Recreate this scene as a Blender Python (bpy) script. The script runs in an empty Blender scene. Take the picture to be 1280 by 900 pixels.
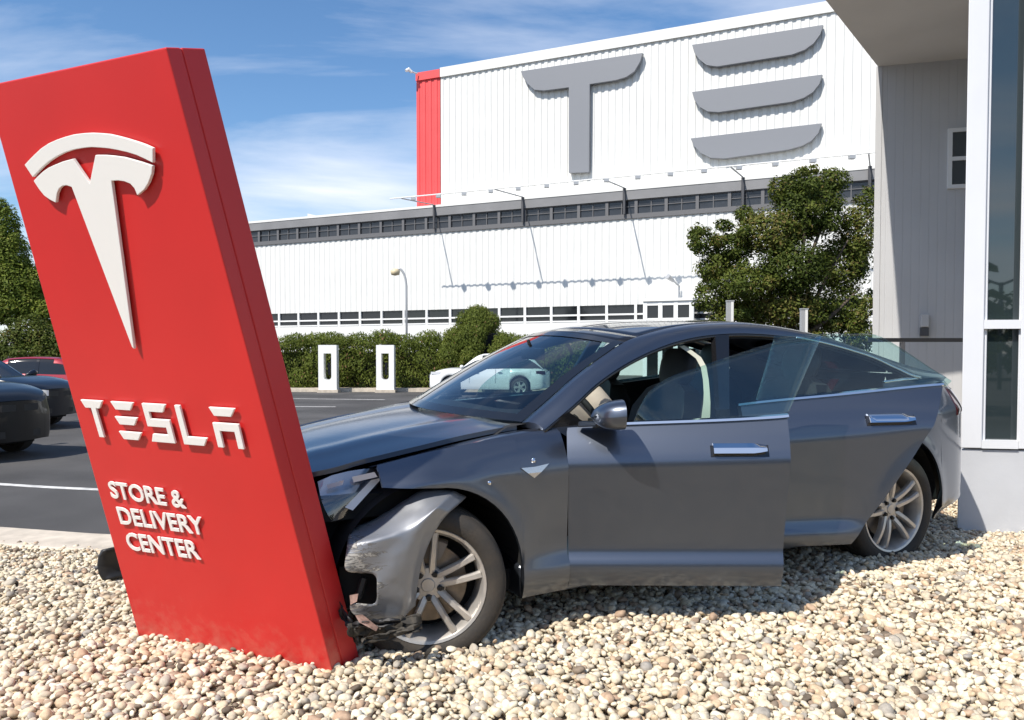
import bpy, bmesh, math, random
import numpy as np
from mathutils import Vector, Matrix, Euler
random.seed(7); rng = np.random.default_rng(7)
C = bpy.context.scene.collection
SC = bpy.context.scene
PI = math.pi
def rad(a): return math.radians(a)

# ------------------------------------------------------------------ camera, light, exposure
CAM_H = 1.57; PITCH = rad(1.78); FOC = 1000.0; PX = 640.0; PY = 471.0    # focal length in 1/1280 of the image width
cam = bpy.data.cameras.new('camera'); cam_o = bpy.data.objects.new('camera', cam); C.objects.link(cam_o)
cam.sensor_width = 36; cam.lens = 36 * FOC / 1280; cam.shift_y = 21 / 1280
cam.clip_start = .05; cam.clip_end = 3000
cam_o.location = (0, 0, CAM_H); cam_o.rotation_euler = (PI / 2 - PITCH, 0, 0)
SC.camera = cam_o
SUN_AZ = 42.0; SUN_EL = 50.0                  # behind the camera, to its left
SV = Vector((-math.sin(rad(SUN_AZ)) * math.cos(rad(SUN_EL)), -math.cos(rad(SUN_AZ)) * math.cos(rad(SUN_EL)), math.sin(rad(SUN_EL))))
sl = bpy.data.lights.new('sun', 'SUN'); sl.energy = 5.0; sl.angle = rad(.53); sl.color = (1, .945, .865)
so = bpy.data.objects.new('sun', sl); C.objects.link(so); so.location = (-8, -10, 16)
so.rotation_euler = (-SV).to_track_quat('-Z', 'Y').to_euler()
world = bpy.data.worlds.new('World'); SC.world = world; world.use_nodes = True
def build_world():
    nt = world.node_tree; n = nt.nodes; n.clear(); L = nt.links.new
    out = n.new('ShaderNodeOutputWorld'); bg = n.new('ShaderNodeBackground'); bg.inputs[1].default_value = .08
    sky = n.new('ShaderNodeTexSky'); sky.sky_type = 'NISHITA'; sky.sun_disc = False
    sky.sun_elevation = rad(SUN_EL); sky.sun_rotation = rad(180 + SUN_AZ)
    sky.altitude = 50; sky.air_density = 1.0; sky.dust_density = .4; sky.ozone_density = 3.0
    tc = n.new('ShaderNodeTexCoord'); sep = n.new('ShaderNodeSeparateXYZ'); L(tc.outputs['Generated'], sep.inputs[0])
    zc = n.new('ShaderNodeMath'); zc.operation = 'MAXIMUM'; L(sep.outputs[2], zc.inputs[0]); zc.inputs[1].default_value = .0
    za = n.new('ShaderNodeMath'); za.operation = 'ADD'; L(zc.outputs[0], za.inputs[0]); za.inputs[1].default_value = .18
    dv = n.new('ShaderNodeVectorMath'); dv.operation = 'DIVIDE'; L(tc.outputs['Generated'], dv.inputs[0])
    cb = n.new('ShaderNodeCombineXYZ')
    for i in range(3): L(za.outputs[0], cb.inputs[i])
    L(cb.outputs[0], dv.inputs[1])
    mp = n.new('ShaderNodeMapping'); L(dv.outputs[0], mp.inputs[0]); mp.inputs['Scale'].default_value = (.55, 1.3, 0); mp.inputs['Location'].default_value = (1.4, .6, .3); mp.inputs['Rotation'].default_value = (0, 0, .35)
    nz = n.new('ShaderNodeTexNoise'); nz.inputs['Scale'].default_value = 1.35; nz.inputs['Detail'].default_value = 9; nz.inputs['Roughness'].default_value = .56; nz.inputs['Distortion'].default_value = .35
    L(mp.outputs[0], nz.inputs['Vector'])
    cr = n.new('ShaderNodeValToRGB'); cr.color_ramp.elements[0].position = .40; cr.color_ramp.elements[1].position = .78
    cr.color_ramp.elements[0].color = (0, 0, 0, 1); cr.color_ramp.elements[1].color = (.95, .95, .95, 1)
    lw = n.new('ShaderNodeMapRange'); L(sep.outputs[2], lw.inputs[0]); lw.inputs[1].default_value = .08; lw.inputs[2].default_value = .42; lw.inputs[3].default_value = .10; lw.inputs[4].default_value = -.12
    ad = n.new('ShaderNodeMath'); ad.operation = 'ADD'; L(nz.outputs[0], ad.inputs[0]); L(lw.outputs[0], ad.inputs[1]); L(ad.outputs[0], cr.inputs[0])
    hs_ = n.new('ShaderNodeHueSaturation'); hs_.inputs['Saturation'].default_value = 1.15; hs_.inputs['Value'].default_value = 1.65; L(sky.outputs[0], hs_.inputs['Color'])
    mx = n.new('ShaderNodeMixRGB'); L(cr.outputs[0], mx.inputs[0]); L(hs_.outputs[0], mx.inputs[1]); mx.inputs[2].default_value = (10.5, 11.0, 12.2, 1)
    L(mx.outputs[0], bg.inputs[0]); L(bg.outputs[0], out.inputs[0])
build_world()
SC.view_settings.view_transform = 'Standard'; SC.view_settings.look = 'None'; SC.view_settings.exposure = 0.30; SC.view_settings.gamma = 1

# ------------------------------------------------------------------ helpers
def ray(x, y):
    a = (x - PX) / FOC; b = (PY - y) / FOC
    return Vector((a, math.cos(PITCH) + b * math.sin(PITCH), -math.sin(PITCH) + b * math.cos(PITCH)))
def at(x, y, Y):
    """surveyed point: sight line measured in the photograph, cut at the distance Y"""
    r = ray(x, y); return Vector((0, 0, CAM_H)) + r * (Y / r.y)
def on_plane(x, y, p, nrm):
    r = ray(x, y); o = Vector((0, 0, CAM_H)); return o + r * ((p - o).dot(nrm) / r.dot(nrm))
def interp(x, xs, ys): return float(np.interp(x, xs, ys))
def smooth_curve(pts, n):
    """Catmull-Rom through points"""
    P = [Vector(p) for p in pts]; P = [P[0] * 2 - P[1]] + P + [P[-1] * 2 - P[-2]]
    out = []; m = len(P) - 3
    for i in range(n + 1):
        t = i / n * m; k = min(int(t), m - 1); t -= k
        a, b, c, d = P[k:k + 4]
        out.append(.5 * ((2 * b) + (c - a) * t + (2 * a - 5 * b + 4 * c - d) * t * t + (3 * b - a - 3 * c + d) * t ** 3))
    return out

class MB:
    def __init__(s): s.v = []; s.f = []
    def add(s, vs, fs):
        o = len(s.v); s.v += [tuple(v) for v in vs]; s.f += [tuple(i + o for i in f) for f in fs]; return s
    def box(s, c, d, M=None):
        x, y, z = d[0] / 2, d[1] / 2, d[2] / 2
        vs = [Vector((a * x, b * y, e * z)) for a in (-1, 1) for b in (-1, 1) for e in (-1, 1)]
        if M is not None: vs = [M @ v for v in vs]
        vs = [v + Vector(c) for v in vs]
        return s.add(vs, [(0, 1, 3, 2), (4, 6, 7, 5), (0, 4, 5, 1), (2, 3, 7, 6), (0, 2, 6, 4), (1, 5, 7, 3)])
    def hexa(s, b4, t4):
        """bottom loop of four points, top loop of four points"""
        return s.add(list(b4) + list(t4), [(3, 2, 1, 0), (4, 5, 6, 7), (0, 1, 5, 4), (1, 2, 6, 5), (2, 3, 7, 6), (3, 0, 4, 7)])
    def prism(s, poly, off):
        n = len(poly); off = Vector(off); p = [Vector(q) for q in poly]
        return s.add(p + [q + off for q in p], [tuple(range(n - 1, -1, -1)), tuple(range(n, 2 * n))] + [(i, (i + 1) % n, n + (i + 1) % n, n + i) for i in range(n)])
    def grid(s, rows):
        h, w = len(rows), len(rows[0]); o = len(s.v)
        for r in rows: s.v += [tuple(p) for p in r]
        s.f += [(o + i * w + j, o + i * w + j + 1, o + (i + 1) * w + j + 1, o + (i + 1) * w + j) for i in range(h - 1) for j in range(w - 1)]
        return s
    def tube(s, path, r, k=8, cap=True):
        P = [Vector(p) for p in path]; rr = r if isinstance(r, (list, tuple)) else [r] * len(P)
        o = len(s.v); up = None
        for i, p in enumerate(P):
            t = (P[min(i + 1, len(P) - 1)] - P[max(i - 1, 0)]).normalized()
            if up is None: up = t.orthogonal().normalized()
            up = (up - t * up.dot(t)).normalized(); b = t.cross(up)
            for j in range(k):
                a = 2 * PI * j / k; s.v.append(tuple(p + (up * math.cos(a) + b * math.sin(a)) * rr[i]))
        for i in range(len(P) - 1):
            for j in range(k):
                s.f.append((o + i * k + j, o + i * k + (j + 1) % k, o + (i + 1) * k + (j + 1) % k, o + (i + 1) * k + j))
        if cap:
            s.f.append(tuple(o + j for j in range(k - 1, -1, -1))); s.f.append(tuple(o + (len(P) - 1) * k + j for j in range(k)))
        return s
    def lathe(s, prof, k=48, axis='Y', c=(0, 0, 0)):
        """profile of (radius, position along the axis)"""
        o = len(s.v); m = len(prof); c = Vector(c)
        for i in range(k):
            a = 2 * PI * i / k; ca, sa = math.cos(a), math.sin(a)
            for r, h in prof:
                q = (r * ca, h, r * sa) if axis == 'Y' else (r * ca, r * sa, h)
                s.v.append(tuple(c + Vector(q)))
        for i in range(k):
            for j in range(m - 1):
                s.f.append((o + i * m + j, o + i * m + j + 1, o + ((i + 1) % k) * m + j + 1, o + ((i + 1) % k) * m + j))
        return s

OFF = {}
def obj(name, mb, mat, parent=None, smooth=False, local=False, kind=None, label=None):
    """links a mesh builder as ONE object; coordinates are the world's unless its thing is local"""
    off = Vector((0, 0, 0))
    if parent is not None and not local: off = OFF.get(parent.name, off)
    me = bpy.data.meshes.new(name)
    vs = mb.v if off.length == 0 else [(v[0] - off.x, v[1] - off.y, v[2] - off.z) for v in mb.v]
    me.from_pydata(vs, [], mb.f)
    bm = bmesh.new(); bm.from_mesh(me); bmesh.ops.recalc_face_normals(bm, faces=bm.faces); bm.to_mesh(me); bm.free()
    me.materials.append(mat)
    if smooth is True: me.polygons.foreach_set('use_smooth', [True] * len(me.polygons))
    elif smooth: me.polygons.foreach_set('use_smooth', [True] * len(me.polygons)); me.set_sharp_from_angle(angle=rad(smooth))
    o = bpy.data.objects.new(name, me); C.objects.link(o)
    if parent is not None: o.parent = parent; OFF[o.name] = off
    if kind: o['kind'] = kind
    if label: o['label'] = label
    return o
def tag(o, label, cat, group=None):
    o['label'] = label; o['category'] = cat
    if group: o['group'] = group
    return o
def thing(name, label, cat, loc=(0, 0, 0), group=None):
    o = bpy.data.objects.new(name, None); C.objects.link(o); o.empty_display_size = .2
    o.location = loc; OFF[o.name] = Vector(loc); return tag(o, label, cat, group)
def struct(name, mb, mat, parent=None, smooth=False):
    return obj(name, mb, mat, parent, smooth, kind='structure')
def mod_solid(o, t, offset=-1):
    m = o.modifiers.new('solid', 'SOLIDIFY'); m.thickness = t; m.offset = offset; return o
def mod_bevel(o, w, seg=2):
    m = o.modifiers.new('bevel', 'BEVEL'); m.width = w; m.segments = seg; m.limit_method = 'ANGLE'; m.angle_limit = rad(35); return o
def mod_sub(o, n=2):
    m = o.modifiers.new('sub', 'SUBSURF'); m.levels = n; m.render_levels = n; return o
def copy_tree(o, parent=None):
    c = o.copy(); C.objects.link(c)
    if parent is not None: c.parent = parent
    for ch in o.children: copy_tree(ch, c)
    return c

# ------------------------------------------------------------------ materials
def pmat(name, col, rough=.5, metal=0.0, coat=0.0, spec=.5, noise=0.0, nscale=8.0, bump=0.0, bscale=60.0, noise2=None, coat_rough=.03):
    m = bpy.data.materials.new(name); m.use_nodes = True; nt = m.node_tree; b = nt.nodes['Principled BSDF']; L = nt.links.new
    b.inputs['Base Color'].default_value = (*col, 1); b.inputs['Roughness'].default_value = rough; b.inputs['Metallic'].default_value = metal
    b.inputs['Specular IOR Level'].default_value = spec; b.inputs['Coat Weight'].default_value = coat; b.inputs['Coat Roughness'].default_value = coat_rough
    if noise or bump:
        tc = nt.nodes.new('ShaderNodeTexCoord')
    if noise:
        nz = nt.nodes.new('ShaderNodeTexNoise'); nz.inputs['Scale'].default_value = nscale; nz.inputs['Detail'].default_value = 6; L(tc.outputs['Object'], nz.inputs['Vector'])
        mr = nt.nodes.new('ShaderNodeMapRange'); mr.inputs[1].default_value = .3; mr.inputs[2].default_value = .7; mr.inputs[3].default_value = 0; mr.inputs[4].default_value = 1; L(nz.outputs[0], mr.inputs[0])
        mx = nt.nodes.new('ShaderNodeMixRGB'); L(mr.outputs[0], mx.inputs[0])
        lo = tuple(c * (1 - noise) for c in col) if noise2 is None else noise2
        mx.inputs[1].default_value = (*lo, 1); mx.inputs[2].default_value = (*[min(1, c * (1 + noise * .5)) for c in col], 1)
        L(mx.outputs[0], b.inputs['Base Color'])
    if bump:
        n2 = nt.nodes.new('ShaderNodeTexNoise'); n2.inputs['Scale'].default_value = bscale; n2.inputs['Detail'].default_value = 4; L(tc.outputs['Object'], n2.inputs['Vector'])
        bp = nt.nodes.new('ShaderNodeBump'); bp.inputs['Strength'].default_value = bump; bp.inputs['Distance'].default_value = .01; L(n2.outputs[0], bp.inputs['Height']); L(bp.outputs[0], b.inputs['Normal'])
    return m
def glass_mat(name, tint, refl=.04, rough=.0, alpha_dark=0.0):
    """thin sheet: tinted see-through with a fresnel reflection"""
    m = bpy.data.materials.new(name); m.use_nodes = True; nt = m.node_tree; n = nt.nodes; n.clear(); L = nt.links.new
    out = n.new('ShaderNodeOutputMaterial'); tr = n.new('ShaderNodeBsdfTransparent'); tr.inputs[0].default_value = (*tint, 1)
    gl = n.new('ShaderNodeBsdfGlossy'); gl.inputs['Roughness'].default_value = rough; gl.inputs[0].default_value = (1, 1, 1, 1)
    fr = n.new('ShaderNodeLayerWeight'); fr.inputs[0].default_value = .5
    pw = n.new('ShaderNodeMath'); pw.operation = 'POWER'; L(fr.outputs['Facing'], pw.inputs[0]); pw.inputs[1].default_value = 4.0
    ad = n.new('ShaderNodeMath'); ad.operation = 'MULTIPLY_ADD'; L(pw.outputs[0], ad.inputs[0]); ad.inputs[1].default_value = .9; ad.inputs[2].default_value = refl; ad.use_clamp = True
    mx = n.new('ShaderNodeMixShader'); L(ad.outputs[0], mx.inputs[0]); L(tr.outputs[0], mx.inputs[1]); L(gl.outputs[0], mx.inputs[2]); L(mx.outputs[0], out.inputs[0])
    return m
def ramp_mat(name, stops, src, rough=.75, bump=.25, extra=.35):
    """colour from a random value per piece (attribute of the mesh or of the object)"""
    m = bpy.data.materials.new(name); m.use_nodes = True; nt = m.node_tree; b = nt.nodes['Principled BSDF']; L = nt.links.new
    if src == 'object': a = nt.nodes.new('ShaderNodeObjectInfo').outputs['Random']
    else: q = nt.nodes.new('ShaderNodeAttribute'); q.attribute_name = 'rnd'; a = q.outputs['Fac']
    cr = nt.nodes.new('ShaderNodeValToRGB'); e = cr.color_ramp.elements
    while len(e) < len(stops): e.new(.5)
    for i, (p, c) in enumerate(stops): e[i].position = p; e[i].color = (*c, 1)
    L(a, cr.inputs[0])
    tc = nt.nodes.new('ShaderNodeNewGeometry'); nz = nt.nodes.new('ShaderNodeTexNoise'); nz.inputs['Scale'].default_value = 55; nz.inputs['Detail'].default_value = 4; L(tc.outputs['Position'], nz.inputs['Vector'])
    mr = nt.nodes.new('ShaderNodeMapRange'); mr.inputs[1].default_value = .25; mr.inputs[2].default_value = .75; mr.inputs[3].default_value = 1 - extra; mr.inputs[4].default_value = 1.12; L(nz.outputs[0], mr.inputs[0])
    mu = nt.nodes.new('ShaderNodeMixRGB'); mu.blend_type = 'MULTIPLY'; mu.inputs[0].default_value = 1; L(cr.outputs[0], mu.inputs[1]); L(mr.outputs[0], mu.inputs[2]); L(mu.outputs[0], b.inputs['Base Color'])
    b.inputs['Roughness'].default_value = rough; b.inputs['Specular IOR Level'].default_value = .5 if bump else .15
    if bump:
        bp = nt.nodes.new('ShaderNodeBump'); bp.inputs['Strength'].default_value = bump; bp.inputs['Distance'].default_value = .004; L(nz.outputs[0], bp.inputs['Height']); L(bp.outputs[0], b.inputs['Normal'])
    return m
def leaf_mat(name, stops):
    m = ramp_mat(name, stops, 'mesh', .55, 0, .3); nt = m.node_tree; b = nt.nodes['Principled BSDF']; L = nt.links.new
    tl = nt.nodes.new('ShaderNodeBsdfTranslucent'); mx = nt.nodes.new('ShaderNodeMixShader'); mx.inputs[0].default_value = .28
    col = b.inputs['Base Color'].links[0].from_socket; L(col, tl.inputs[0]); L(b.outputs[0], mx.inputs[1]); L(tl.outputs[0], mx.inputs[2])
    L(mx.outputs[0], nt.nodes['Material Output'].inputs[0]); return m

def scuffed():
    m = pmat('scuffed_paint', (.24, .25, .27), .48, metal=.55, coat=.35, coat_rough=.1); nt = m.node_tree; b = nt.nodes['Principled BSDF']; L = nt.links.new
    tc = nt.nodes.new('ShaderNodeTexCoord'); mp = nt.nodes.new('ShaderNodeMapping'); mp.inputs['Scale'].default_value = (6, 6, 26); L(tc.outputs['Object'], mp.inputs[0])
    nz = nt.nodes.new('ShaderNodeTexNoise'); nz.inputs['Scale'].default_value = 1.3; nz.inputs['Detail'].default_value = 9; nz.inputs['Roughness'].default_value = .7; nz.inputs['Distortion'].default_value = 1.2; L(mp.outputs[0], nz.inputs['Vector'])
    # scraped towards the nose and the lower edge
    sp = nt.nodes.new('ShaderNodeSeparateXYZ'); L(tc.outputs['Object'], sp.inputs[0]); mr = nt.nodes.new('ShaderNodeMapRange'); L(sp.outputs[0], mr.inputs[0]); mr.inputs[1].default_value = .56; mr.inputs[2].default_value = .80; mr.inputs[3].default_value = .14; mr.inputs[4].default_value = -.2
    ad = nt.nodes.new('ShaderNodeMath'); L(nz.outputs[0], ad.inputs[0]); L(mr.outputs[0], ad.inputs[1])
    cr = nt.nodes.new('ShaderNodeValToRGB'); e = cr.color_ramp.elements; e[0].position = .56; e[0].color = (.24, .25, .27, 1); e[1].position = .60; e[1].color = (.06, .055, .05, 1)
    q = e.new(.66); q.color = (.42, .40, .36, 1); q = e.new(.72); q.color = (.10, .095, .09, 1); L(ad.outputs[0], cr.inputs[0]); L(cr.outputs[0], b.inputs['Base Color'])
    mm = nt.nodes.new('ShaderNodeMapRange'); L(ad.outputs[0], mm.inputs[0]); mm.inputs[1].default_value = .55; mm.inputs[2].default_value = .6; mm.inputs[3].default_value = .55; mm.inputs[4].default_value = 0; L(mm.outputs[0], b.inputs['Metallic'])
    return m
M = {}
M['asphalt'] = pmat('asphalt', (.072, .069, .067), .9, noise=.45, nscale=.55, bump=.5, bscale=220)
M['line'] = pmat('line_paint', (.62, .61, .58), .7, noise=.35, nscale=9)
M['kerb'] = pmat('kerb_concrete', (.56, .49, .40), .9, noise=.25, nscale=6, bump=.4, bscale=120)
M['bed'] = pmat('gravel_soil', (.36, .30, .22), .95, noise=.5, nscale=30, bump=.6, bscale=80)
STONE = [(0, (.13, .10, .07)), (.05, (.28, .21, .15)), (.10, (.48, .33, .22)), (.18, (.62, .48, .31)), (.29, (.56, .48, .36)), (.37, (.35, .32, .28)), (.44, (.65, .54, .37)), (.62, (.73, .64, .47)), (.82, (.71, .61, .45)), (1, (.80, .74, .60))]
M['stone_mesh'] = ramp_mat('pebble_stone', STONE, 'mesh'); M['stone_obj'] = ramp_mat('pebble_stone_single', STONE, 'object')
M['red'] = pmat('sign_red', (.60, .02, .019), .42, coat=.12, noise=.06, nscale=2.0, coat_rough=.2)
def painted_reflection(m, col):  # paints the gravel's mottled reflection into the red near the foot
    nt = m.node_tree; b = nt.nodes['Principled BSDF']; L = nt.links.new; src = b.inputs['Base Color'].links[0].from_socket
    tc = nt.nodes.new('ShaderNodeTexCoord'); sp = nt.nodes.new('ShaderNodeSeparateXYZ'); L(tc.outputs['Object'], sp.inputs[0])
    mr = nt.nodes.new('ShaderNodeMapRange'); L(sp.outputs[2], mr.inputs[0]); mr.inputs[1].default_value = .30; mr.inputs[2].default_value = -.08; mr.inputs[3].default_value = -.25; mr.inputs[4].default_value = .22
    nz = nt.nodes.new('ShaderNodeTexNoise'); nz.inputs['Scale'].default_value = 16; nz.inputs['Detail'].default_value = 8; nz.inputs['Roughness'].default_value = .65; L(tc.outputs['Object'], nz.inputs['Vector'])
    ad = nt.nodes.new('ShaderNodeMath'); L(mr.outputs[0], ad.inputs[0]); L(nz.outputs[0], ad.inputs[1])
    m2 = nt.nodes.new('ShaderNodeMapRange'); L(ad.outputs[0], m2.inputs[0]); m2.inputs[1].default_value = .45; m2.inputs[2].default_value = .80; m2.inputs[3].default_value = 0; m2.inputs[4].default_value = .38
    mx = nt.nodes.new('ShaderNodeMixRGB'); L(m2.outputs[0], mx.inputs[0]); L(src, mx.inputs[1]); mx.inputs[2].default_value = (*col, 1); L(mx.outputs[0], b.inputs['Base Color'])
painted_reflection(M['red'], (.50, .20, .14))
M['redtrim'] = pmat('sign_red_side', (.58, .02, .02), .45, coat=.1, coat_rough=.2)
M['white'] = pmat('white_letter', (.80, .78, .74), .45)
M['letter_grey'] = pmat('letter_grey', (.19, .20, .22), .5)
M['clad'] = pmat('white_cladding', (.67, .67, .645), .55, noise=.05, nscale=.6)
M['cladred'] = pmat('red_cladding', (.72, .07, .07), .5, noise=.08, nscale=.8)
M['fascia'] = pmat('grey_fascia', (.20, .20, .205), .6, noise=.12, nscale=.7)
M['mull'] = pmat('grey_mullion', (.115, .115, .12), .6)
M['frame_w'] = pmat('white_frame', (.74, .74, .72), .5)
M['dark_glass'] = pmat('dark_window', (.015, .017, .02), .06, spec=.6)
M['band_glass'] = pmat('band_window', (.035, .037, .042), .16, spec=.6, noise=.5, nscale=.9)
M['post'] = pmat('dark_steel', (.07, .07, .075), .5)
M['steel'] = pmat('galvanised', (.42, .43, .44), .45, metal=.3)
M['bracket'] = pmat('light_steel', (.45, .45, .45), .5)
M['siding'] = pmat('grey_siding', (.48, .48, .48), .6, noise=.05, nscale=1.5)
M['plinth'] = pmat('grey_plinth', (.50, .51, .53), .65, noise=.1, nscale=2.5, bump=.1, bscale=40)
M['pillar'] = pmat('pillar_panel', (.66, .67, .69), .4, noise=.04, nscale=2)
M['soffit'] = pmat('soffit', (.62, .60, .57), .6, noise=.08, nscale=1.0)
M['mirror_glass'] = pmat('reflective_glass', (.02, .03, .032), .015, spec=1.0, coat=.6)
M['paint'] = pmat('grey_metallic_paint', (.112, .128, .160), .34, metal=.90, coat=.75, coat_rough=.09)
M['paint_scr'] = scuffed()
M['black'] = pmat('black_plastic', (.014, .014, .015), .5)
M['trimblack'] = pmat('gloss_black', (.010, .010, .011), .12, coat=.4)
M['void'] = pmat('dark_underbody', (.008, .008, .008), .9)
M['tyre'] = pmat('tyre_rubber', (.022, .020, .018), .8, noise=.55, nscale=11, noise2=(.045, .036, .027), bump=.2, bscale=90)
M['rim'] = pmat('alloy', (.58, .545, .50), .36, metal=.6, noise=.22, nscale=14)
M['disc'] = pmat('brake_disc', (.24, .20, .16), .4, metal=.8, noise=.3, nscale=20)
M['calip'] = pmat('caliper', (.20, .17, .14), .6)
M['nut'] = pmat('lug_nut', (.03, .03, .03), .35, metal=.6)
M['chrome'] = pmat('chrome', (.78, .80, .83), .06, metal=1.0)
M['satin'] = pmat('satin_trim', (.55, .56, .58), .22, metal=.9)
M['cabin'] = pmat('cabin_black', (.018, .018, .019), .75, noise=.2, nscale=20)
M['seat'] = pmat('seat_leather', (.028, .027, .028), .5)
M['cream'] = pmat('cream_trim', (.46, .45, .36), .7)
M['airbag'] = pmat('airbag_cloth', (.74, .58, .47), .85, noise=.12, nscale=14)
M['wglass'] = glass_mat('windscreen_glass', (.66, .76, .76), .08)
M['dglass'] = glass_mat('door_glass', (.74, .87, .85), .06)
M['roofglass'] = pmat('roof_glass', (.010, .013, .02), .03, spec=.8, coat=.5)
M['tintglass'] = glass_mat('tinted_glass', (.10, .13, .13), .05)
M['lens'] = glass_mat('lamp_lens', (.9, .92, .95), .14)
M['reflector'] = pmat('reflector_and_glint', (.75, .76, .80), .25, metal=.4)
M['lampbody'] = pmat('lamp_body', (.34, .35, .38), .25, metal=.6, coat=.4)
M['redlens'] = pmat('red_lens', (.05, .004, .004), .08, coat=.8)
M['scrap'] = pmat('torn_plastic', (.05, .043, .033), .8, noise=.6, nscale=30, noise2=(.022, .02, .017))
M['pinkscrap'] = pmat('pale_scrap', (.42, .27, .22), .6, noise=.5, nscale=30, noise2=(.08, .05, .045))
M['carblack'] = pmat('black_car_paint', (.006, .006, .007), .3, coat=.35, spec=.3)
M['carnavy'] = pmat('navy_car_paint', (.006, .008, .014), .3, coat=.4, spec=.3)
M['carred'] = pmat('red_car_paint', (.36, .02, .03), .3, metal=.2, coat=1.0)
M['carwhite'] = pmat('white_car_paint', (.78, .79, .78), .35, coat=.8)
M['cwhite'] = pmat('charger_white', (.82, .82, .80), .35)
M['bark'] = pmat('bark', (.10, .075, .055), .9, noise=.4, nscale=8, bump=.5, bscale=30)
M['leaf_tree'] = leaf_mat('tree_leaf', [(0, (.042, .062, .010)), (.35, (.085, .115, .019)), (.7, (.135, .16, .030)), (.9, (.16, .145, .038)), (1, (.18, .13, .045))])
M['leaf_light'] = leaf_mat('light_leaf', [(0, (.08, .115, .018)), (.4, (.15, .20, .028)), (.8, (.22, .255, .042)), (1, (.27, .25, .06))])
M['leaf_hedge'] = leaf_mat('hedge_leaf', [(0, (.07, .095, .016)), (.5, (.13, .165, .027)), (.97, (.18, .205, .042)), (1, (.26, .14, .08))])
M['plamp'] = pmat('parked_lamp', (.55, .57, .60), .12, coat=.8)
M['lampwarm'] = pmat('lamp_cover', (.62, .52, .34), .5)
M['roofw'] = pmat('pale_roof', (.58, .59, .60), .6)

# ------------------------------------------------------------------ ground
LOT = -.08
g = MB().add([(-900, -900, LOT), (900, -900, LOT), (900, 900, LOT), (-900, 900, LOT)], [(0, 1, 2, 3)])
struct('parking_lot', g, M['asphalt'])
# surveyed heights of the gravel
_gp = np.array([(-.35, 3.54, .245), (2.3, 4.8, .335), (-1.776, 3.762, .225), (-.743, 3.273, .245), (-.66, 3.44, .245), (-4.5, 6.1, .13), (-3.2, 5.85, .13), (3.34, 5.9, .225), (4.4, 5.8, .225),
    (0, 2.4, .205), (-2.2, 2.8, .20), (2, 2.7, .245), (3.3, 3.6, .28), (1.2, 3.85, .275), (3.3, 8.5, .2), (0, 6.2, .2), (6, 8, .2), (0, 0, .15), (-4, 3.5, .15), (5, 3, .25), (1.5, 6, .26)])
def _k(d): return np.sqrt(d * d + .35)
_D = np.linalg.norm(_gp[:, None, :2] - _gp[None, :, :2], axis=2)
_wt = np.linalg.solve(_k(_D) + np.eye(len(_gp)) * 1e-3, _gp[:, 2] - .22)
def gz(x, y):
    d = np.sqrt((np.asarray(x)[..., None] - _gp[:, 0]) ** 2 + (np.asarray(y)[..., None] - _gp[:, 1]) ** 2)
    return np.clip(.22 + _k(d) @ _wt, .02, .6)
KERB = smooth_curve([(-9, 7.75, 0), (-6, 6.98, 0), (-3.9, 6.42, 0), (-3.1, 6.22, 0), (-2.3, 6.16, 0), (-1.4, 6.5, 0), (-.6, 7.3, 0), (.1, 8.6, 0), (.9, 11, 0), (1.8, 14, 0)], 60)   # outer (lot) edge
def kerb_frames():
    out = []
    for i, p in enumerate(KERB):
        t = (KERB[min(i + 1, 60)] - KERB[max(i - 1, 0)]).normalized(); out.append((p, Vector((t.y, -t.x, 0))))
    return out
_kf = kerb_frames()
kx = np.array([(p + n * .30).x for p, n in _kf]); ky = np.array([(p + n * .30).y for p, n in _kf])
def inside_bed(x, y):
    return y < np.interp(x, kx, ky, left=8, right=14)
k_ = MB(); prof = [(0, LOT - .05), (.01, .13), (.03, .15), (.47, .15), (.49, .13), (.49, -.05)]
k_.grid([[(p + n * a).to_tuple()[:2] + (z,) for a, z in prof] for p, n in _kf])
struct('kerb', k_, M['kerb'], smooth=40)
bed = MB(); xs = np.arange(-7, 7.61, .1); ys = np.arange(-2.2, 13.1, .1)
ZZ = gz(*np.meshgrid(xs, ys)) - .018
idx = {}
for j, y in enumerate(ys):
    for i, x in enumerate(xs):
        if inside_bed(x, y): idx[(i, j)] = len(bed.v); bed.v.append((float(x), float(y), float(ZZ[j, i])))
for (i, j) in list(idx):
    q = [(i, j), (i + 1, j), (i + 1, j + 1), (i, j + 1)]
    if all(a in idx for a in q): bed.f.append(tuple(idx[a] for a in q))
bed_o = struct('gravel_bed', bed, M['bed'], smooth=True)

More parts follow.
